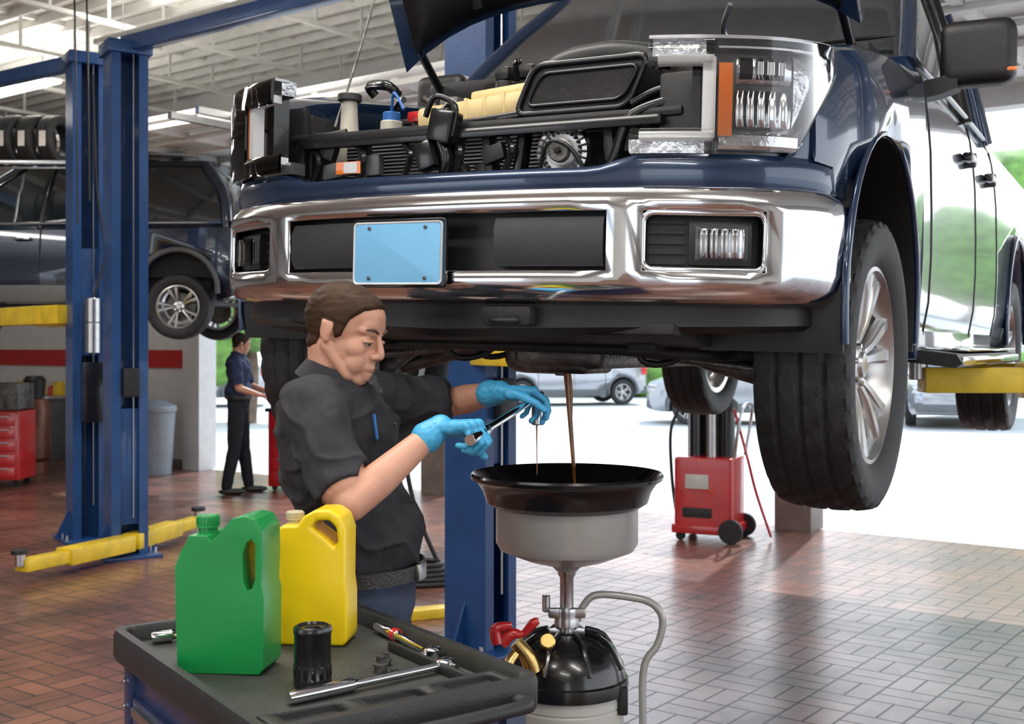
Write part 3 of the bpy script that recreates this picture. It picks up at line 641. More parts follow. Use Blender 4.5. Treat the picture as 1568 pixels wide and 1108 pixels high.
for i,(x,y) in enumerate(((-.3,.5),(.35,.5),(-.35,.75),(.4,1.1))): tube('under_hose_%d'%i,[(x,y,1.75),(x+.05,y,1.6),(x+.15,y+.08,1.62),(x+.2,y+.1,1.75)],.01,'blk',T,8)
# ================================================================= vehicle lifts
def lift_post(name,loc,h,rz,w=.3,d=.26,carr=1.5):
    o=empty(name,loc,rz)
    loft('column',[[(x,y,z) for x,y in ((-w/2,d/2),(-w/2,-d/2),(-w/2+.07,-d/2),(-w/2+.07,-d/2+.03),(-w/2+.03,-d/2+.03),(-w/2+.03,d/2-.03),(w/2-.03,d/2-.03),(w/2-.03,-d/2+.03),(w/2-.07,-d/2+.03),(w/2-.07,-d/2),(w/2,-d/2),(w/2,d/2))] for z in (0.02,h)],'post',o,sharp=20)
    box('carriage',(w-.1,d-.06,.9),(0,-.0,carr+.2),'post',o,bev=.01)
    box('base_plate',(w+.16,d+.24,.025),(0,0,.0125),'post',o,bev=.004)
    for sx in (-1,1): prism('gusset_%d'%sx,[(0,0),(.12*sx,0),(0,.25)],.015,'post',o,(sx*w/2,0,.02),bev=0)
    box('top_head',(w+.06,d+.06,.1),(0,0,h+.02),'post',o)
    tube('lift_cable',[(0.03,-d/2+.02,.3),(.03,-d/2+.02,h)],.006,'steel',o,6,1)
    box('lock_box',(.12,.07,.22),(0,-d/2-.02,1.35),'blk',o)
    for k in range(6): cyl('anchor_%d'%k,.012,.05,((-1 if k%2 else 1)*(w/2+.05),-.15+.15*(k//2),.04),'steel',o,seg=8)
    return o
def arm(parent,name,a,b,m='yel',w=.12,h=.1,pad=True):
    inv=(Matrix.Translation(parent.location)@Matrix.Rotation(parent.rotation_euler.z,4,'Z')).inverted()
    a=inv@V(a);b=inv@V(b);d=(b-a);L=d.length;az=math.atan2(d.y,d.x); pit=-math.asin(d.z/L)
    box(name+'_outer',(L*.62,w,h),a.lerp(b,.31),m,parent,(0,pit,az),.01); box(name+'_inner',(L*.5,w*.75,h*.7),a.lerp(b,.74),m,parent,(0,pit,az),.008)
    if pad:
        cyl(name+'_pad_stem',.035,.1,b+V((0,0,.05)),'steel',parent); cyl(name+'_pad',.06,.03,b+V((0,0,.1)),'blk',parent)
def TW(x,y,z): return V((-.232+.875*x+.485*y,2.946-.485*x+.875*y,z))
lp=lift_post('lift_post',(-.17,6.3,0),4.2,RB+90,.27,.28,1.25)
arm(lp,'arm_1',V((-.17,6.2,1.57)),TW(-.8,2.3,1.57),h=.08); arm(lp,'arm_2',V((-.1,6.25,1.57)),TW(-.78,3.9,1.57),h=.08)
lp2=lift_post('lift_post.001',TW(1.95,2.8,0),4.2,RB,.3,.3,1.3)
arm(lp2,'arm_1',TW(1.75,2.7,1.5),TW(.82,2.25,1.5),w=.16,h=.14); arm(lp2,'arm_2',TW(1.75,2.9,1.5),TW(.8,3.7,1.5),w=.16,h=.14)
box('lift_floor_guard',(.5,.12,.06),(-.62,6.95,.03),'yel',None,(0,0,rad(25)),.01)
p3=lift_post('lift_post.002',(-3.02,9.1,0),3.92,RB+70,.28,.26,.5)
arm(p3,'arm_1',V((-2.95,8.95,.12)),V((-3.38,8.0,.12)),w=.16,h=.12); arm(p3,'arm_2',V((-2.95,9.0,.12)),V((-2.72,10.1,.12)),w=.16,h=.12)
p4=lift_post('lift_post.003',(-3.6,9.85,0),4.02,RB+70,.28,.26,1.8)
box('control_box',(.2,.12,.5),(.02,-.2,1.25),'blk2',p4); cyl('hyd_reservoir',.06,.25,(.0,-.2,1.7),'steel',p4); cyl('motor',.06,.2,(0,-.2,1.93),'steel',p4)
tube('hose',[(0,-.17,2.0),(.1,-.18,2.4),(.05,-.14,3.0),(.02,-.14,3.9)],.01,'blk',p4,6)
arm(p4,'arm_1',V((-3.7,9.9,1.9)),V((-5.1,12.6,1.9)),w=.2,h=.16); arm(p4,'arm_2',V((-3.75,9.85,1.9)),V((-6.6,12.7,1.9)),w=.2,h=.16)
def beam(name,a,b,w=.14,h=.14,m='post'):
    a=V(a);b=V(b);d=b-a; return box(name,(d.length,w,h),a.lerp(b,.5),m,None,(0,-math.asin(d.z/d.length),math.atan2(d.y,d.x)),.006)
beam('overhead_beam',(-3.02,9.1,3.98),(-.55,7.25,3.98),.1,.12); beam('overhead_beam.001',(-3.6,9.85,4.05),(-7.6,12.6,4.05),.1,.12)
# ================================================================= cars
def car(name,loc,rz,paint,h=1.75,suv=True,R=.35,droop=0):
    o=empty(name,loc,rz)
    st=[(-2.28,.62,.42,.78),(-2.22,.76,.3,.86),(-2.0,.88,.26,.94),(-1.5,.93,.25,1.0),(-1.0,.94,.25,1.06),(0,.94,.25,1.07),(1.2,.94,.25,1.08),(1.9,.93,.27,1.1),(2.15,.88,.34,1.1),(2.25,.8,.45,1.02)]
    secs=[]
    for x,hw,zb,zt in st:
        q=[(hw-.08,zb),(hw-.02,zb+.1),(hw,zb+.3),(hw-.01,(zb+zt)/2+.1),(hw-.05,zt-.06),(hw-.12,zt)]
        q=q+[(-a,b) for a,b in q[::-1]]
        secs.append([(x,y,z) for y,z in q])
    b=loft('car_body',secs,paint,None,sharp=28)
    AX=(-1.4,1.52)
    for x in AX:
        c=cyl('cut',R+.06,3,(x,0,.38),'dark',None,(rad(90),0,0),40); boolean(b,c)
    b.parent=o
    box('underbody',(3.6,1.3,.3),(0,0,.4),'dark',o); box('wheel_well',(3.9,1.5,.4),(0,0,.72),'dark',o)
    top=h; xr=2.12 if suv else 1.6
    def lv(x0,x1,hw,z,r=.15): return [(p[0],p[1],z) for p in rrect(x1-x0,2*hw,r,4,(x0+x1)/2,0)]
    L1=(-1.12,xr,.84,1.04);L2=(-.62,xr-.08,.77,1.04+.5*(top-1.04)-.02);L3=(-.2,xr-.3,.68,top-.1);
    loft('car_glass',[lv(*L1),lv(*L2),lv(*L3)],'glass',o,sharp=25)
    loft('car_roof',[lv(L3[0]-.06,L3[1]+.05,.7,top-.11),lv(L3[0]+.02,L3[1]+.03,.67,top-.05),lv(L3[0]+.3,L3[1]-.2,.5,top)],paint,o,sharp=45)
    for sg in (1,-1):
        for i,(xa,xb,xc,r) in enumerate(((-1.1,-.6,-.16,.035),(.05,.1,.15,.03),(1.02,1.02,1.0,.03),(xr-.1,xr-.16,xr-.36,.06))):
            tube('pillar_%d_%d'%(sg,i),[(xa,sg*.85,1.03),(xb,sg*.78,L2[3]),(xc,sg*.69,top-.1)],r,paint if i in (0,3) else 'blk2',o,8)
        tube('belt_%d'%sg,[(-1.1,sg*.87,1.06),(0,sg*.88,1.08),(xr-.1,sg*.87,1.09)],.014,'chrome',o,6)
        if suv: tube('roof_rail_%d'%sg,[(-.0,sg*.62,top-.05),(.2,sg*.62,top+.03),(1.5,sg*.62,top+.02),(1.7,sg*.62,top-.06)],.018,'steel',o,6)
        box('cladding_%d'%sg,(2.0,.04,.18),(0,sg*.94,.34),'clad',o,bev=.015)
        for x in AX:
            tube('arch_%d_%d'%(sg,x*10),[(x-(R+.08)*math.cos(rad(a)),sg*.93,.38+(R+.08)*math.sin(rad(a))) for a in range(-10,200,15)],.03,'clad',o,8,1)
        for x in (-.2,.85): box('handle_%d_%d'%(sg,x*10),(.18,.03,.03),(x+.1,sg*.945,.92),'chrome',o)
        for i,x in enumerate((-.95,.08,1.0)): tube('seam_%d_%d'%(sg,i),[(x,sg*.925,.36),(x,sg*.942,.6),(x,sg*.935,.8),(x,sg*.9,1.02)],.005,'blk',o,6,1)
        box('tail_lamp_%d'%sg,(.14,.16,.3),(2.16,sg*.83,.98),'tail',o,bev=.03); box('head_lamp_%d'%sg,(.25,.25,.14),(-2.12,sg*.68,.76),'lens',o,bev=.03)
        box('side_mirror_%d'%sg,(.12,.2,.14),(-.8,sg*1.0,1.12),paint,o,bev=.04)
        box('mirror_stalk_%d'%sg,(.08,.14,.04),(-.8,sg*.9,1.07),'blk',o)
    box('rear_bumper',(.25,1.7,.2),(2.16,0,.42),'clad',o,bev=.05); box('front_bumper',(.25,1.5,.2),(-2.16,0,.42),'clad',o,bev=.05)
    for i,(x,s) in enumerate(((AX[0],1),(AX[0],-1),(AX[1],1),(AX[1],-1))):
        w=wheel(o,'wheel_%d'%(i+1),(x,s*.82,R-droop),R,.22,R*.64,out=s,N=48,spokes=5)
        w.rotation_euler=(0,0,rad(90))
    return o
suv=car('suv',(-5.02,13.1,1.84),0,'suvp',h=1.82,R=.345,droop=.14)
car('parked_car',(1.4,33,0),15,'silver',h=1.5,suv=False); car('parked_car.001',(5.2,25,0),-8,'silver',h=1.5,suv=False); car('parked_car.002',(9.4,25,0),72,'silver',h=1.6); car('parked_car.003',(-9,32,0),10,'silver',h=1.5,suv=False)
# ================================================================= vegetation
def blob(name,rads,loc,m,seed,parent=None,amp=.3,fq=.8,sub=4):
    bm=bmesh.new(); bmesh.ops.create_icosphere(bm,subdivisions=sub,radius=1)
    for v in bm.verts:
        n=v.co.normalized(); p=V((v.co.x*rads[0],v.co.y*rads[1],v.co.z*rads[2]))
        d=noise.noise(p*fq+V((seed,0,0)))*amp+noise.noise(p*fq*4+V((seed,5,0)))*amp*.5; v.co=p+n*d
    me=bpy.data.meshes.new(name); bm.to_mesh(me); bm.free(); return finish(name,me,m,parent,loc,recalc=False,sharp=180)
def tree(name,x,y,h,r,seed):
    o=empty(name,(x,y,0)); tube('trunk',[(0,0,0),(.1,0,h*.4),(0,.1,h*.7)],[.22,.16,.1],'bark',o)
    rn=random.Random(seed)
    for i in range(7): blob('crown_%d'%i,(r*.6,r*.6,r*.5),(rn.uniform(-r,r)*.6,rn.uniform(-r,r)*.5,h*.7+rn.uniform(-.3,.5)*r),'leaf',seed+i,o,.4,.9,3)
for i,(x,y,h,r) in enumerate(((-9,46,5,3),(-14,46,5.5,3.2),(-5.5,50,4.5,2.6),(16,46,5.5,3.2),(21,46,6,3.6),(2,60,4,2.4),(12,58,4.5,2.6),(25,36,6,3),(-20,44,6,3.5),(-5.7,25,3.0,1.7),(12.6,27.5,5.6,2.3))):
    tree('tree' if i==0 else 'tree.%03d'%i,x,y,h,r,i*7)
hd=empty('hedge')
for i in range(14): blob('hedge_%d'%i,(1.6,.8,.75),(-6+i*2.1,38,.75),'leaf',i*3,hd,.3,1.2,3)
# ================================================================= people
class Blob:
    def __init__(s): s.bm=bmesh.new()
    def _add(s,rings,seg):
        R=[]
        for ring in rings: R.append([s.bm.verts.new(p) for p in ring])
        for i in range(len(R)-1):
            for j in range(seg): k=(j+1)%seg; s.bm.faces.new((R[i][j],R[i][k],R[i+1][k],R[i+1][j]))
        s.bm.faces.new(R[0][::-1]); s.bm.faces.new(R[-1])
    def cap(s,A,B,ra,rb,seg=16):
        A=V(A);B=V(B);d=B-A; L=d.length
        if L<1e-5: d=V((0,0,1))
        d=d.normalized(); u=d.orthogonal().normalized(); w=d.cross(u)
        rings=[]
        for a in (-80,-55,-30,-10): rings.append((A+d*ra*math.sin(rad(a)),ra*math.cos(rad(a))))
        for t in (0,.5,1): rings.append((A.lerp(B,t),ra+(rb-ra)*t))
        for a in (10,30,55,80): rings.append((B+d*rb*math.sin(rad(a)),rb*math.cos(rad(a))))
        s._add([[c+(u*math.cos(2*math.pi*j/seg)+w*math.sin(2*math.pi*j/seg))*r for j in range(seg)] for c,r in rings],seg)
    def ell(s,c,r,F=None,seg=22):
        c=V(c); F=F or (V((1,0,0)),V((0,1,0)),V((0,0,1)))
        rings=[]
        for i in range(1,13):
            a=math.pi*i/13
            rings.append([c+F[0]*r[0]*math.sin(a)*math.cos(2*math.pi*j/seg)+F[1]*r[1]*math.sin(a)*math.sin(2*math.pi*j/seg)+F[2]*r[2]*math.cos(a) for j in range(seg)])
        s._add(rings,seg)
    def make(s,name,vox,sm,mats,fields=None,disp=None,parent=None):
        bmesh.ops.recalc_face_normals(s.bm,faces=s.bm.faces)
        me=bpy.data.meshes.new(name); s.bm.to_mesh(me); s.bm.free()
        o=bpy.data.objects.new(name,me); COL.objects.link(o)
        r=o.modifiers.new('r','REMESH'); r.mode='VOXEL'; r.voxel_size=vox
        q=o.modifiers.new('s','SMOOTH'); q.factor=.5; q.iterations=sm
        bpy.context.view_layer.update(); apply(o); me=o.data; me.materials.clear()
        for mm in mats: me.materials.append(M[mm])
        if fields:
            A=[me.attributes.new(k,'FLOAT','POINT') for k in ('cloth','pants','hair')]
            F=[fields(v.co) for v in me.vertices]
            for k in range(3): A[k].data.foreach_set('value',[f[k] for f in F])
            nn=[v.normal.copy() for v in me.vertices]
            for v,n,f in zip(me.vertices,nn,F): v.co=v.co+n*disp(v.co,n,f)
        elif disp:
            nn=[v.normal.copy() for v in me.vertices]
            for v,n in zip(me.vertices,nn): v.co=v.co+n*disp(v.co,n)
        for p in me.polygons: p.use_smooth=True
        o.parent=parent; return o
def segd(p,a,b):
    ab=b-a; t=max(0,min(1,(p-a).dot(ab)/ab.length_squared)); return (p-(a+ab*t)).length,t
def frame(f,up):
    f=V(f).normalized(); l=V(up).cross(f).normalized(); return f,l,f.cross(l)
def hand(parent,name,W,h,a,n,curls,thumb=(.6,.75,.25,.5),m='glove',k=1,elbow=None):
    W=V(W);h=V(h).normalized();n=V(n); n=(n-h*n.dot(h)).normalized(); a0=h.cross(n); a0=a0 if a0.dot(V(a))>0 else -a0
    B=Blob(); P=lambda x,y,z:W+h*x*k+a0*y*k+n*z*k
    data=[(.088,.031,(.042,.026,.021),.0098),(.092,.010,(.046,.03,.022),.0100),(.088,-.011,(.042,.028,.021),.0096),(.079,-.031,(.033,.021,.018),.0088)]
    for i,(L,o,sg,r) in enumerate(data):
        B.cap(P(.0,o*.6,0),P(L,o,-.002),.015*k,.0125*k,12)
        p=P(L,o,0); ang=0
        for j in range(3):
            ang+=curls[i][j]; d=(h*math.cos(rad(ang))+n*math.sin(rad(ang))+a0*(.05*(1.5-i)*(1 if j==0 else .3))).normalized()
            q=p+d*sg[j]*k; B.cap(p,q,r*k*(1-.07*j),r*k*(.93-.07*j),12); p=q
    B.ell(P(.045,0,.004),(.05*k,.04*k,.017*k),(h,a0,n))
    B.ell(P(.035,.024,.012),(.03*k,.018*k,.016*k),(h,a0,n))
    t=thumb; p=P(.025,.028,.008); d=(h*t[0]+a0*t[1]+n*t[2]).normalized()
    for j,(L,r) in enumerate(((.042,.013),(.032,.0112),(.026,.0105))):
        q=p+d*L*k; B.cap(p,q,r*k,r*.93*k,12); p=q; d=(d+h*t[3]*.5+n*t[3]*.6-a0*t[3]*.35).normalized()
    if elbow is not None:
        e=(V(elbow)-W).normalized(); B.cap(P(.005,0,0),W+e*.04*k,.029*k,.0375*k)
    else: B.cap(P(.005,0,0),P(-.03,0,0),.025*k,.027*k)
    def disp(c,nn): return .0012*noise.noise(c*90)
    return B.make(name,.0026 if k>=1 else .004,2,[m],None,disp,parent)
def smst(x): x=max(0,min(1,x)); return x*x*(3-2*x)
def person(name,J,face,up,bodyf,shirt,bodym,vox=.006,smi=5):
    o=empty(name)
    J={k:V(v) for k,v in J.items()}
    bf=V(bodyf).normalized(); bl=V((0,0,1)).cross(bf).normalized(); bu=V((0,0,1)); BF=(bf,bl,bu)
    F=frame(face,up); HC=J['head']; H=lambda a,b,c:HC+F[0]*a+F[1]*b+F[2]*c
    B=Blob()
    ch=J['chest'];ab=J['belly'];pv=J['pelvis'];nk=J['neck']
    B.ell(ch,(.125,.185,.19),BF); B.ell(ch+bf*.03+V((0,0,.02)),(.105,.15,.13),BF); B.ell(ch-bf*.03+V((0,0,.06)),(.10,.17,.12),BF)
    B.ell(ab,(.13,.165,.17),BF); B.ell(ab+bf*.02,(.125,.14,.12),BF); B.ell(pv,(.12,.17,.13),BF); B.ell(pv+V((0,0,.07)),(.125,.165,.12),BF)
    for s in ('R','L'):
        B.cap(nk+V((0,0,-.045)),J['sh'+s]+V((0,0,.012)),.052,.055)
        B.cap(J['sh'+s],J['sh'+s].lerp(J['el'+s],.8),.066,.057); B.cap(J['sh'+s].lerp(J['el'+s],.55),J['el'+s],.044,.039)
        f=J['el'+s].lerp(J['wr'+s],.3); B.cap(J['el'+s],f,.039,.041); B.cap(f,J['wr'+s],.041,.025)
        B.cap(ch+V((0,0,.08)),J['sh'+s],.08,.062)
        B.cap(J['hip'+s],J['kn'+s],.092,.066); B.cap(J['kn'+s],J['kn'+s].lerp(J['an'+s],.35),.064,.066); B.cap(J['kn'+s].lerp(J['an'+s],.3),J['an'+s],.066,.055)
    B.cap(nk+V((0,0,-.05)),H(-.028,0,-.045),.062,.055)
    # skull, face
    B.ell(H(-.014,0,.03),(.098,.074,.084),F); B.ell(H(.01,0,.05),(.08,.066,.056),F)
    B.ell(H(.026,0,-.02),(.062,.058,.083),F); B.ell(H(.03,0,-.066),(.057,.05,.038),F)
    B.ell(H(.072,0,-.094),(.021,.026,.019),F)
    B.ell(H(.062,0,.036),(.03,.05,.036),F)
    for s in (1,-1):
        B.cap(H(-.008,s*.053,-.038),H(.055,s*.026,-.088),.017,.018)
        B.ell(H(.055,s*.036,-.022),(.028,.024,.026),F)
        B.cap(H(.083,s*.014,.025),H(.068,s*.046,.026),.010,.009)
        B.cap(H(-.018,s*.073,.014),H(-.006,s*.072,-.022),.0125,.009); B.ell(H(-.012,s*.075,.0),(.017,.007,.025),F)
        B.ell(H(.098,s*.012,-.03),(.012,.009,.009),F)
        B.ell(H(.074,s*.031,.004),(.012,.015,.010),F)
        B.ell(H(.064,s*.026,-.052),(.025,.026,.034),F)
    B.cap(H(.086,0,.022),H(.109,0,-.018),.0075,.0105); B.ell(H(.107,0,-.025),(.013,.0115,.0105),F)
    B.cap(H(.081,0,-.035),H(.083,0,-.08),.02,.019)
    B.cap(H(.088,-.019,-.060),H(.0995,0,-.056),.0058,.0075); B.cap(H(.088,.019,-.060),H(.0995,0,-.056),.0058,.0075)
    B.cap(H(.087,-.016,-.070),H(.097,0,-.073),.0058,.008); B.cap(H(.087,.016,-.070),H(.097,0,-.073),.0058,.008)
    def hl(c):
        d=c-HC; return d.dot(F[0]),d.dot(F[1]),d.dot(F[2])
    TH=[(-.14,-.07),(-.06,-.062),(-.036,-.045),(-.026,.018),(.0,.022),(.008,-.014),(.024,-.004),(.034,.04),(.055,.068),(.08,.088),(.14,.1)]
    nn=(V((0,0,1))+bf*.35).normalized()
    def fields(c):
        a,b,g=hl(c); dh=(c-HC).length; pn=(c-nk).dot(nn)
        fh=-.05
        if dh<.17 and pn>-.01:
            for i in range(len(TH)-1):
                if TH[i][0]<=a<=TH[i+1][0]:
                    t=(a-TH[i][0])/(TH[i+1][0]-TH[i][0]); th=TH[i][1]*(1-t)+TH[i+1][1]*t
                    ear=max(.0745-abs(b),g-.022,-(a+.032))
                    fh=min(g-th+.0035*noise.noise(c*160),ear,pn-.01); break
        fc=.05
        if dh<.18 and g>-.07: fc=-.05
        elif (c-nk).length<.16: fc=max(.01-pn,abs((c-nk).dot(bl))-.082,-.05)
        if fc>0 and fh<0:
            for s in ('R','L'):
                A_,E_,W_=J['sh'+s],J['el'+s],J['wr'+s]
                d,t=segd(c,A_,E_); d2,t2=segd(c,E_,W_)
                if min(d,d2)<.085 and (t>.5 or (d2<.06 and d2<d)):
                    L=(E_-A_).length; ax=(E_-A_)/L
                    f=min(.87*L-(c-A_).dot(ax),d2-d+.006)
                    if d2<.075 or t>.6: fc=min(fc,f)
        fp=pv.z+.075-c.z
        if fc<0: fp=-.05
        return fc,fp,fh
    def disp(c,n,f):
        fc,fp,fh=f; r=0
        if fp>0: return .006+.006*noise.noise(V((c.x*12,c.y*12,c.z*14)))
        if fc>-.001:
            w=noise.noise(V((c.x*9,c.y*9,c.z*16)))+.6*noise.noise(V((c.x*22+c.z*14,c.y*22,c.z*26)))
            fold=1-abs(noise.noise(V((c.x*6-c.z*9,c.y*7,c.z*8+c.x*7))))*2.2
            r=smst((fc+.001)/.005)*(.007+.006*w+.011*max(0,fold)**3)
        if fh>-.001: r=max(r,smst((fh+.001)/.012)*(.006+.0025*noise.noise(V((c.x*40,c.y*40,c.z*110)))))
        return r
    B.make('body',vox,smi,[bodym],fields,disp,o)
    for s in (1,-1):
        c=H(.079,s*.031,.001); B2=Blob(); B2.ell(c,(.0105,.0125,.0075),F); B2.make('eye_%d'%s,.0015,1,['eye'],None,None,o)
        B3=Blob(); B3.ell(c+F[0]*.007-F[2]*.003,(.005,.005,.0045),F); B3.make('iris_%d'%s,.001,1,['iris'],None,None,o)
        tube('eyelid_%d'%s,[H(.08,s*.018,.003),H(.0895,s*.027,.006),H(.0875,s*.037,.005),H(.076,s*.045,.001)],[.002,.0042,.0042,.002],'skin',o,8,4)
        tube('lash_line_%d'%s,[H(.082,s*.019,.0),H(.0915,s*.028,.0018),H(.089,s*.037,.0012),H(.078,s*.045,-.001)],[.0008,.0014,.0014,.0008],'brow',o,6,4)
        tube('eyebrow_%d'%s,[H(.093,s*.013,.027),H(.0885,s*.03,.034),H(.076,s*.048,.03)],[.0025,.004,.002],'brow',o,8,4)
    tube('lip_line',[H(.0925,-.02,-.0645),H(.102,-.008,-.0638),H(.104,0,-.0642),H(.102,.008,-.0638),H(.0925,.02,-.0645)],[.001,.002,.0022,.002,.001],'lip',o,8,4)
    nz=(V((0,0,1))+bf*.35).normalized(); cf=(bf-nz*bf.dot(nz)).normalized(); cl_=nz.cross(cf)
    secs=[]
    for k in range(25):
        a=rad(16+328*k/24); d=cf*math.cos(a)+cl_*math.sin(a); sp=1+.35*max(0,math.cos(a))**3
        p=nk+nz*(.002)
        secs.append([p+d*.07+nz*.03,p+d*.074+nz*.033,p+d*(.094)*sp+nz*(-.012-.02*max(0,math.cos(a))**4),p+d*(.086)*sp+nz*(-.018-.02*max(0,math.cos(a))**4)])
    loft('collar',secs,shirt,o)
    bc=pv+V((0,0,.08)); secs=[]
    for k in range(33):
        a=2*math.pi*k/32; d=bf*math.cos(a)*.143+bl*math.sin(a)*.183; d2=bf*math.cos(a)*.149+bl*math.sin(a)*.189
        secs.append([bc+d+V((0,0,-.018)),bc+d2+V((0,0,-.018)),bc+d2+V((0,0,.018)),bc+d+V((0,0,.018))])
    loft('belt',secs,'leather',o,caps=False)
    box('buckle',(.012,.055,.042),bc+bf*.152,'steel',o,(0,0,math.atan2(bf.y,bf.x)),.004)
    for s in ('R','L'):
        a=J['an'+s]; B4=Blob(); fl_=V((bf.x,bf.y,0)).normalized(); ft=V((a.x,a.y,0))
        B4.ell(ft+fl_*.06+V((0,0,.035)),(.15,.052,.04),(fl_,bl,bu)); B4.cap(ft+V((0,0,.05)),a,.045,.05); B4.ell(ft+fl_*.12+V((0,0,.035)),(.07,.052,.038),(fl_,bl,bu))
        so=B4.make('shoe_'+s,.006,2,['leather'],None,None,o)
        for v in so.data.vertices: v.co.z=max(v.co.z,0.002)
    return o,F,H,bf,bl
J=dict(head=(-.405,2.83,1.665),neck=(-.44,2.86,1.55),chest=(-.43,2.88,1.38),belly=(-.375,2.88,1.16),pelvis=(-.37,2.89,1.0),
 shR=(-.465,2.69,1.48),elR=(-.352,2.55,1.285),wrR=(-.168,2.675,1.445),shL=(-.37,3.05,1.49),elL=(-.165,3.22,1.475),wrL=(-.035,3.06,1.512),
 hipR=(-.385,2.81,.96),hipL=(-.355,2.98,.96),knR=(-.37,2.82,.52),knL=(-.33,3.0,.52),anR=(-.40,2.83,.1),anL=(-.36,3.02,.1))
J={k:V(v) for k,v in J.items()}
man,F,H,bf,bl=person('mechanic',J,(.88,-.33,-.34),(.34,-.1,1),(.95,-.25,0),'shirt','body1',.0037)
tx=V((.335,.94,.09)).normalized()
hR=V((.93,-.33,.05))
hand(man,'glove_right',J['wrR'],hR,tx,(0.05,0,-1),[(62,70,45),(65,72,48),(65,75,48),(66,75,48)],(.45,.55,.55,.6),elbow=J['elR'])
grip=J['wrR']+hR.normalized()*.098+V((0,0,-.024))
hand(man,'glove_left',J['wrL'],(.93,.38,-.08),(.3,-.9,0),(-.05,-.25,-1),[(35,45,30),(38,50,30),(45,55,35),(50,55,35)],(.7,.6,.35,.4),elbow=J['elL'])
for k in range(4): cyl('button_%d'%k,.0055,.004,J['chest']+V((0,0,.06-.085*k))+bf*(.15-.004*k),'pad',man,(0,rad(90),math.atan2(bf.y,bf.x)),12,.001)
tube('pen',[J['chest']+bf*.13-bl*.09+V((0,0,.09)),J['chest']+bf*.138-bl*.09+V((0,0,.03))],.004,'capblue',man,8,2)
box('phone_holster',(.03,.08,.14),(-.475,2.72,1.06),'leather',man,(0,0,rad(35)),.012)
x0,y0=-3.03,12.9
Jb=dict(head=(.03,0,1.66),neck=(0,0,1.53),chest=(0,0,1.36),belly=(0,0,1.14),pelvis=(0,0,.99),shR=(0,-.19,1.46),elR=(.06,-.24,1.17),wrR=(.27,-.18,1.10),
 shL=(0,.19,1.46),elL=(.08,.24,1.18),wrL=(.32,.15,1.12),hipR=(0,-.09,.95),hipL=(0,.09,.95),knR=(-.02,-.12,.5),knL=(.03,.12,.5),anR=(-.1,-.13,.1),anL=(.08,.14,.1))
Jb={k:V((v[0]+x0,v[1]+y0,v[2])) for k,v in Jb.items()}
bm_,F2,H2,b2,l2=person('mechanic.001',Jb,(.85,.45,-.3),(.3,0,1),(.97,.2,0),'navy','body2',.009,2)
for s,hh in (('R',(.95,.2,-.1)),('L',(.95,-.1,-.1))):
    hand(bm_,'hand_'+s,Jb['wr'+s],hh,(0,1 if s=='R' else -1,0),(0,0,-1),[(15,20,15)]*4,m='skin',k=.98)
# ================================================================= ratchet in hands
rt=empty('ratchet_wrench')
g0=grip-tx*.055; g1=V((.067,3.15,1.492)); dd=(g1-g0).normalized()
tube('handle',[g0,g0+dd*.02,g0+dd*.12,g0+dd*.16,g1-dd*.06,g1-dd*.03],[.012,.0145,.0145,.009,.009,.012],'chrome',rt,16,3)
lathe('ratchet_head',[(0,-.018),(.016,-.018),(.021,-.012),(.021,.01),(.017,.016),(0,.017)],'chrome',rt,g1)
cyl('socket',.014,.06,g1+V((0,0,-.045)),'steel',rt,seg=24); 
tube('oil_drip',[g1+V((0,0,-.07)),g1+V((.0,.0,-.12)),g1+V((.001,0,-.21))],[.003,.0016,.001],'oil',rt,8,3)
# ================================================================= oil drain tank
od=empty('oil_drain_tank',(.16,3.4,0))
lathe('drain_pan',[(0,1.172),(.1,1.175),(.19,1.195),(.245,1.225),(.268,1.255),(.277,1.262),(.281,1.255),(.279,1.245),(.262,1.235),(.245,1.21),(.235,1.178),(.215,1.165),(.2,1.16),(.0,1.16)],'blk2',od,seg=72)
cyl('oil_pool',.12,.006,(0.01,0,1.179),'oild',od,seg=40)
lathe('receiver_bowl',[(0,1.165),(.2,1.165),(.207,1.172),(.211,1.168),(.207,1.155),(.207,1.06),(.195,1.04),(.12,1.01),(.045,.99),(.03,.975),(0,.975)],'bowl',od,seg=64)
lathe('stem',[(0,1.0),(.026,1.0),(.026,.965),(.02,.955),(.02,.87),(.033,.868),(.036,.855),(.033,.845),(.036,.835),(.036,.815),(.022,.81),(.022,.78),(0,.78)],'steel',od,seg=28)
box('stem_clamp',(.11,.03,.03),(.0,-.01,.855),'steel',od); cyl('clamp_knob',.012,.05,(-.06,0,.88),'steel',od,seg=12)
lathe('dome',[(0,.80),(.05,.8),(.1,.785),(.14,.755),(.165,.71),(.172,.675),(.178,.67),(.18,.655),(.178,.635),(.165,.63),(0,.63)],'blk2',od,seg=64)
lathe('tank_body',[(0,.64),(.155,.64),(.165,.63),(.166,.6),(.162,.595),(.166,.59),(.166,.14),(.155,.11),(0,.11)],'white',od,seg=64)
for k in range(8):
    a=rad(20+45*k); tube('dome_rib_%d'%k,[(.06*math.cos(a),.06*math.sin(a),.803),(.12*math.cos(a),.12*math.sin(a),.778),(.168*math.cos(a),.168*math.sin(a),.705)],.007,'blk2',od,6,3)
lathe('base_tray',[(0,.12),(.2,.12),(.22,.11),(.22,.07),(.2,.06),(0,.06)],'blk2',od)
for k in range(4):
    a=rad(45+90*k); cyl('caster_%d'%k,.04,.025,(.19*math.cos(a),.19*math.sin(a),.04),'rub',od,(rad(90),0,a)); 
tube('handle_frame',[(.03,.0,.83),(.05,0,.875),(.09,0,.905),(.2,0,.895),(.255,0,.875),(.28,0,.83),(.265,0,.76),(.225,0,.69),(.222,0,.5),(.222,0,.1)],.011,'bowl',od,12)
box('latch_clip',(.03,.03,.08),(.155,-.08,.62),'blk',od)
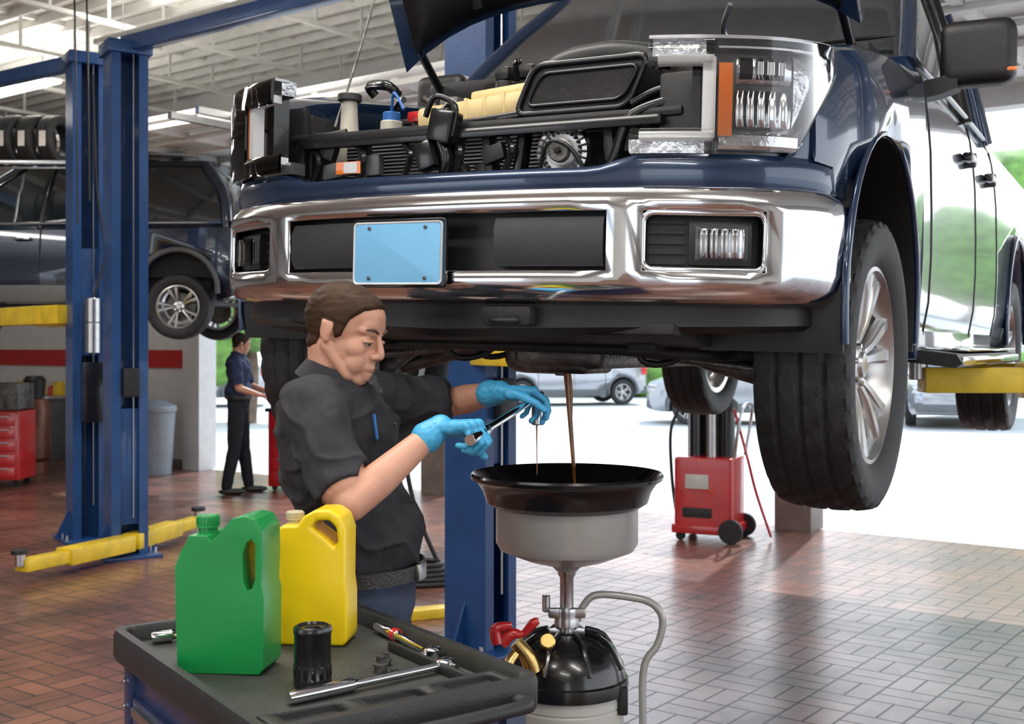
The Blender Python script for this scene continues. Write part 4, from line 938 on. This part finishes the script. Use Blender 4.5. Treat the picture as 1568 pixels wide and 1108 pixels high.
tube('valve_body',[(-.1,-.12,.72),(-.12,-.13,.765),(-.15,-.13,.8)],[.028,.022,.02],'brass',od,14)
tube('valve_outlet',[(-.15,-.14,.77),(-.17,-.16,.74),(-.15,-.17,.69)],[.014,.016,.014],'brass',od,14)
tube('valve_handle',[(-.19,-.14,.80),(-.16,-.14,.825),(-.13,-.14,.825),(-.10,-.14,.855),(-.085,-.14,.862)],[.02,.017,.01,.014,.009],'red',od,12)
tube('valve_lever',[(-.2,-.145,.80),(-.205,-.145,.84),(-.16,-.145,.85)],[.018,.016,.01],'red',od,12)
tube('drain_hose',[(-.14,-.17,.68),(-.16,-.17,.5),(-.19,-.14,.3),(-.18,-.05,.16)],.013,'blk',od)
cyl('gauge',.022,.03,(-.06,-.13,.80),'brass',od,(rad(60),0,0))
st=empty('oil_stream',(.16,3.4,0))
Ps=[(0,0,1.562),(.004,0,1.50),(.008,0,1.44),(.014,0,1.36),(.02,0,1.28),(.026,0,1.182)]
tube('stream',Ps,[.012,.0085,.0075,.0065,.0055,.003],'oil',st,14,5)
tube('stream_2',[(.006,.004,1.56),(.013,.005,1.5),(.013,.002,1.42),(.012,.0,1.34)],[.006,.005,.004,.003],'oil',st,10,5)
# ================================================================= tool cart
cx,cy=-.385,2.22; crt=empty('tool_cart',(cx,cy,0),-55.2)
Lh,Wh=.385,.25
def rr(w,h,r,z): return [(x,y,z) for x,y in rrect(w,h,r,5)]
loft('cart_body',[rr(2*Lh-.05,2*Wh-.04,.02,.16),rr(2*Lh-.05,2*Wh-.04,.02,1.0)],'cart',crt)
for s in (-1,1):
    for t in (-1,1):
        box('corner_post_%d%d'%(s,t),(.045,.045,.86),(s*(Lh-.035),t*(Wh-.03),.58),'cart',crt,bev=.006)
        for z in (.95,.9,.5,.25): cyl('bolt_%d%d%d'%(s,t,z*100),.006,.01,(s*(Lh-.035),t*(Wh-.005),z),'steel',crt,(rad(90),0,0),8); cyl('bolt2_%d%d%d'%(s,t,z*100),.006,.01,(s*(Lh-.01),t*(Wh-.03),z),'steel',crt,(0,rad(90),0),8)
        cyl('caster_%d%d'%(s,t),.055,.035,(s*(Lh-.07),t*(Wh-.07),.055),'rub',crt,(rad(90),0,0)); box('caster_fork_%d%d'%(s,t),(.04,.05,.09),(s*(Lh-.07),t*(Wh-.07),.12),'steel',crt)
for i,z in enumerate((.83,.62,.4)):
    box('drawer_%d'%i,(2*Lh-.14,.015,.19),(0,-Wh+.015,z),'cart',crt,bev=.006); box('drawer_pull_%d'%i,(2*Lh-.2,.02,.02),(0,-Wh+.005,z+.075),'steel',crt,bev=.004)
    box('end_panel_%d'%i,(.012,2*Wh-.14,.19),(Lh-.018,0,z),'cart',crt,bev=.006)
def off(w,h,r,z): return [(x,y,z) for x,y in rrect(w,h,r,6)]
w_,h_=2*Lh,2*Wh
loft('cart_tray',[off(w_-.03,h_-.03,.02,.985),off(w_+.02,h_+.02,.035,.99),off(w_+.03,h_+.03,.04,1.0),off(w_+.03,h_+.03,.04,1.04),off(w_+.022,h_+.022,.036,1.052),off(w_-.012,h_-.012,.03,1.052),off(w_-.022,h_-.022,.028,1.045),off(w_-.034,h_-.034,.025,1.02)],'tray',crt,sharp=50)
loft('tray_liner',[off(w_-.05,h_-.05,.02,1.018),off(w_-.05,h_-.05,.02,1.0235)],'liner',crt)
lg=box('ledge',(.09,h_-.04,.03),(Lh-.055,0,1.03),'tray',None,bev=.01)
for t in (-.15,.0,.15):
    c=box('cut',(.05,.11,.03),(Lh-.055,t,1.045),'tray',None,bev=.01); boolean(lg,c)
lg.parent=crt
box('divider_1',(.3,.012,.02),(Lh-.24,Wh-.075,1.033),'tray',crt,bev=.005)
tube('cart_handle',[(Lh+.01,-Wh+.05,1.02),(Lh+.05,-Wh+.06,1.02),(Lh+.06,0,1.02),(Lh+.05,Wh-.06,1.02),(Lh+.01,Wh-.05,1.02)],.012,'tray',crt,12)
TZ=1.0235
def jug(name,pts,holes,sc,base,thick,m,capm,cap,rz,rel,bv=.014):
    o=empty(name,(base[0],base[1],TZ),rz)
    cu,cv=rel; cv2=lambda p:((p[0]-cu)/sc,(cv-p[1])/sc)
    pp=[cv2(p) for p in pts]
    prism('jug_body',pp,thick,m,o,bev=bv,seg=5,holes=[[cv2(q) for q in h] for h in holes],sharp=60)
    cxx,cz_,r,h=cap; x,z=cv2((cxx,cz_))
    lathe('neck',[(r*.86,-.02),(r*.86,h*.3),(r*1.05,h*.32),(r*1.05,h*.42),(r,h*.45),(r,h),(r*.9,h*1.08),(0,h*1.08)],capm,o,(x,0,z))
    for k in range(20):
        a=2*math.pi*k/20; box('cap_grip_%d'%k,(.003,.003,h*.5),(x+r*math.cos(a),r*math.sin(a),z+h*.72),capm,o,(0,0,a),.001)
    return o
gh=[(396,812),(404,806),(410,815),(410,868),(405,882),(397,886),(391,872),(390,828)]
gp=[(285,1010),(282,930),(281,852),(290,828),(300,812),(303,803),(333,803),(338,812),(352,800),(372,776),(392,772),(410,776),(421,792),(422,840),(420,878),(424,894),(423,1004),(416,1013),(293,1015)]
jug('oil_jug',gp,[gh],830,(-.535,2.2),.098,'green','green',(318,803,.0205,.03),-8,(352,1015),.0065)
yp=[(433,962),(432,880),(432,806),(440,794),(446,788),(471,788),(480,774),(498,764),(522,763),(538,773),(546,795),(545,870),(548,892),(548,960),(542,968),(440,969)]
yh=[(492,790),(500,780),(520,779),(531,790),(534,812),(528,820),(516,808)]
jug('oil_jug.001',yp,[yh],745,(-.405,2.40),.093,'yjug','ycap',(458,788,.0175,.022),-6,(490,969),.0075)
of=empty('oil_filter',(-.357,2.085,TZ))
lathe('filter_can',[(0,0),(.030,0),(.034,.004),(.0345,.012),(.033,.016),(.033,.092),(.0345,.096),(.0345,.102),(.033,.106),(.028,.108),(.026,.104),(.014,.103),(.013,.098),(0,.098)],'blk2',of,seg=48)
for k in range(14):
    a=2*math.pi*k/14; box('flute_%d'%k,(.004,.008,.022),(.0325*math.cos(a),.0325*math.sin(a),.028),'blk2',of,(0,0,a),.001)
def wrench(name,a,b,ring=None):
    o=empty(name); a=V(a);b=V(b);d=(b-a).normalized()
    L=(b-a).length
    tube('handle',[a,a+d*.01,a+d*L*.38,a+d*L*.42,b-d*.03,b-d*.01],[.009,.012,.0125,.0075,.0075,.011],'chrome',o,14,2)
    lathe('head',[(0,-.012),(.015,-.012),(.019,-.006),(.019,.008),(.014,.012),(0,.013)],'chrome',o,b)
    s=d.cross(V((0,0,1))); tube('drive',[b,b+s*.03+d*.005],.008,'chrome',o,8,2)
    if ring: cyl('ring',.0135,.02,a.lerp(b,ring),'red',o,(0,rad(90),math.atan2(d.y,d.x)))
    return o
wrench('socket_wrench',(-.375,1.965,TZ+.013),(-.125,2.17,TZ+.013))
wrench('socket_wrench.001',(-.285,2.47,TZ+.014),(-.155,2.25,TZ+.014),ring=.35)
wrench('socket_wrench.002',(-.735,2.37,TZ+.013),(-.64,2.42,TZ+.013))
for i,(x,y,r,h) in enumerate(((-.245,2.17,.012,.03),(-.24,2.215,.01,.024),(-.215,2.13,.009,.018))):
    lathe('drain_plug' if i==0 else 'drain_plug.%03d'%i,[(0,0),(r,0),(r,h*.4),(r*1.25,h*.42),(r*1.25,h*.55),(r*.7,h*.6),(r*.7,h),(0,h)],'metald',None,(x,y,TZ),seg=12)
# ================================================================= workshop items
rm=empty('coolant_machine',(1.68,9.9,0),-25)
box('cabinet',(.5,.42,.6),(0,0,.4),'red',rm,bev=.03,seg=4); box('kick_base',(.54,.46,.08),(0,0,.1),'red',rm,bev=.02)
for s in (-1,1): cyl('wheel_%d'%s,.1,.05,(.24,s*.23,.1),'rub',rm,(rad(90),0,0)); cyl('front_caster_%d'%s,.04,.03,(-.2,s*.18,.04),'rub',rm,(rad(90),0,0))
box('panel_label',(.2,.01,.12),(-.05,-.215,.5),'white',rm); box('vent',(.25,.01,.08),(-.05,-.215,.24),'blk',rm)
for i,x in enumerate((-.12,.02,.16)): cyl('bottle_%d'%i,.055,.42,(x,.0,.9),('blk2','steel','blk2')[i],rm); cyl('bottle_cap_%d'%i,.03,.05,(x,0,1.13),'blk',rm)
box('back_panel',(.36,.05,.45),(0,.14,.92),'blk',rm)
box('control_head',(.42,.2,.12),(0,.05,1.12),'blk',rm,(rad(-15),0,0),.02); cyl('gauge_1',.05,.03,(-.1,-.08,1.14),'white',rm,(rad(70),0,0)); cyl('gauge_2',.05,.03,(.08,-.08,1.14),'white',rm,(rad(70),0,0))
tube('push_handle',[(.26,-.18,.7),(.32,-.18,1.1),(.32,.18,1.1),(.26,.18,.7)],.014,'steel',rm)
tube('hose_1',[(-.24,-.1,1.1),(-.3,-.14,.9),(-.3,-.1,.5),(-.26,-.1,.2)],.014,'blk',rm); tube('hose_2',[(.24,-.1,1.1),(.36,-.14,.7),(.4,0,.4),(.5,.1,.03)],.012,'red',rm)
tube('mast',[(-.2,.1,.7),(-.2,.1,1.35)],.02,'steel',rm,10,1)
tube('mast_2',[(-.2,.1,1.33),(.0,.1,1.36)],.02,'red',rm,10,1)
wb=empty('tool_cabinet',(-2.42,13.35,0),-10)
box('cabinet',(.6,.5,.85),(0,0,.47),'red',wb,bev=.02); box('worktop',(.66,.54,.04),(0,0,.91),'blk',wb)
for k in range(5): box('drawer_%d'%k,(.54,.02,.13),(0,-.25,.15+k*.155),'red',wb,bev=.008); box('pull_%d'%k,(.4,.02,.015),(0,-.265,.2+k*.155),'steel',wb)
for s in (-1,1):
    for t in (-1,1): cyl('caster_%d%d'%(s,t),.03,.03,(s*.24,t*.19,.03),'rub',wb,(rad(90),0,0))
box('monitor',(.4,.05,.32),(-.16,.08,1.22),'blk2',wb,(0,0,rad(35))); box('monitor_face',(.36,.01,.28),(-.175,.055,1.22),'screen',wb,(0,0,rad(35))); box('monitor_stand',(.16,.14,.14),(-.15,.1,.99),'blk',wb)
bn=empty('waste_bin',(-4.6,14.95,0)); lathe('bin',[(0,.0),(.22,0),(.27,.78),(.29,.8),(.29,.84),(.0,.84)],'bin',bn); lathe('lid',[(0,.95),(.12,.94),(.28,.87),(.29,.83),(0,.83)],'bin',bn)
tk=empty('air_tank',(-6.15,15.0,0)); lathe('tank',[(0,.12),(.15,.13),(.2,.2),(.2,.85),(.15,.95),(0,.98)],'copper',tk); lathe('foot',[(0,0),(.19,0),(.19,.15),(0,.15)],'copper',tk); cyl('compressor',.1,.2,(0,0,1.07),'metald',tk); lathe('guard',[(0,.98),(.12,.98),(.14,1.2),(.1,1.25),(0,1.25)],'blk',tk)
tc=empty('tool_chest',(-6.05,13.7,0)); box('cabinet',(.7,.5,.8),(0,0,.48),'red',tc,bev=.02)
for k in range(5): box('drawer_%d'%k,(.62,.02,.12),(0,-.25,.17+k*.15),'red',tc,bev=.008); box('pull_%d'%k,(.5,.02,.015),(0,-.265,.215+k*.15),'steel',tc)
box('top_box',(.68,.45,.3),(0,0,1.05),'metald',tc)
for s in (-1,1): cyl('caster_%d'%s,.04,.03,(s*.28,-.15,.04),'rub',tc,(rad(90),0,0)); cyl('rcaster_%d'%s,.04,.03,(s*.28,.15,.04),'rub',tc,(rad(90),0,0))
p=G(-15.2,WE-.08,0)
sb=empty('wall_speaker',(p.x,p.y,1.62),RB); box('case',(.32,.12,.36),(0,0,0),'blk',sb,bev=.02); cyl('cone',.11,.02,(0,-.065,0),'blk2',sb,(rad(90),0,0))
p=G(-14.1,WE-.1,0)
hr=empty('hose_reel',(p.x,p.y,.75),RB)
for k in range(4): tube('coil_%d'%k,[(.2*math.cos(a*.524),-.05-.03*k,.2*math.sin(a*.524)+.0) for a in range(12)],.015,'blk',hr,8,2,True)
box('bracket',(.1,.15,.1),(0,0,.1),'red',hr)
bp=G(-16.2,WE-.35,0); be=empty('workbench',(bp.x,bp.y,0),RB); box('top',(2.2,.55,.05),(0,0,.9),'steel',be)
for s in (-1,1): box('leg_%d'%s,(.06,.5,.88),(s*1.05,0,.44),'clad',be)
box('shelf',(2.1,.5,.03),(0,0,.3),'clad',be)
rn=random.Random(8)
for k in range(9):
    x=-1+k*.24; hh=rn.uniform(.1,.28); c=rn.choice(('red','blk','capblue','yel','white','metald'))
    if k%2: lathe('bottle_%d'%k,[(0,0),(.05,0),(.05,hh*.7),(.02,hh*.85),(.02,hh),(0,hh)],c,be,(x,rn.uniform(-.1,.15),.925),seg=16)
    else: box('tin_%d'%k,(.14,.12,hh),(x,.05,.925+hh/2),c,be,bev=.01)
tr=empty('tire_rack',(-4.98,11.6,0),0)
for i in range(6):
    x=-.58+i*.205; R=.245;W=.17; Z=3.68
    prof=[(R*.62,-W*.36),(R*.7,-W*.46),(R*.86,-W*.5),(R*.97,-W*.44),(R,-W*.3),(R*.98,-W*.28),(R,-W*.26),(R,-W*.05),(R*.98,-W*.03),(R*.98,W*.03),(R,W*.05),(R,W*.26),(R*.98,W*.28),(R,W*.3),(R*.97,W*.44),(R*.86,W*.5),(R*.7,W*.46),(R*.62,W*.36),(R*.62,-W*.36)]
    lathe('tire_%d'%i,prof,'rub',tr,(x,0,Z),(0,rad(90),rad(-12)),40)
    box('tire_label_%d'%i,(.07,.004,.15),(x-.2*R,-.985*R,Z-.02),'label',tr,(0,0,rad(-12)),0)
box('rack_rail_1',(1.4,.04,.04),(0,-.15,Z-.24),'steel',tr); box('rack_rail_2',(1.4,.04,.04),(0,.15,Z-.24),'steel',tr)
for s in (-.68,.68): box('rack_leg_%d'%(s*10),(.04,.42,.04),(s,0,Z-.27),'steel',tr); box('rack_hanger_%d'%(s*10),(.035,.035,1.6),(s,.2,Z+.52),'steel',tr)
hh_=empty('air_hose_coil',(-.62,8.0,0))
for k in range(5): tube('loop_%d'%k,[((.22-.02*k)*math.cos(a*.524),(.16-.01*k)*math.sin(a*.524),.02+.03*k) for a in range(12)],.018,'blk',hh_,8,2,True)
tube('riser',[(.1,.1,.14),(-.05,.1,.5),(-.12,.05,.9),(-.1,0,1.3)],.016,'blk',hh_)
for i,(x,y) in enumerate(((-3.5,9.3),(-3.42,9.35))): tube('hanging_cord' if i==0 else 'hanging_cord.001',[(x,y,4.7),(x+.02,y,3.6),(x+.03,y,2.6+i*.2)],.008,'blk',None,6)
# ================================================================= light & camera
w=bpy.data.worlds.new('daylight'); S.world=w; w.use_nodes=True; N=w.node_tree.nodes; L=w.node_tree.links
bg=N['Background']; tcw=N.new('ShaderNodeTexCoord'); sx=N.new('ShaderNodeSeparateXYZ'); rp=N.new('ShaderNodeValToRGB')
rp.color_ramp.elements[0].position=.0; rp.color_ramp.elements[0].color=(1,1,1,1); rp.color_ramp.elements[1].position=.7; rp.color_ramp.elements[1].color=(.62,.78,1,1)
L.new(tcw.outputs['Generated'],sx.inputs[0]); L.new(sx.outputs['Z'],rp.inputs[0]); L.new(rp.outputs[0],bg.inputs['Color']); bg.inputs['Strength'].default_value=2.4
sl=bpy.data.lights.new('sun','SUN'); sl.energy=4; sl.angle=rad(1); so=bpy.data.objects.new('sun',sl); COL.objects.link(so); so.rotation_euler=(rad(-35),rad(18),0)
cd=bpy.data.cameras.new('camera'); cam=bpy.data.objects.new('camera',cd); COL.objects.link(cam); cam.location=(0,0,1.63); cam.rotation_euler=(rad(90),0,0)
cd.sensor_width=36; cd.lens=40.94; cd.shift_y=-.0153; cd.clip_start=.05; cd.clip_end=400
cd.dof.use_dof=True; cd.dof.focus_distance=2.9; cd.dof.aperture_fstop=7
S.camera=cam
try:
    S.view_settings.view_transform='Standard'; S.view_settings.look='None'
except Exception as ex: print(ex)
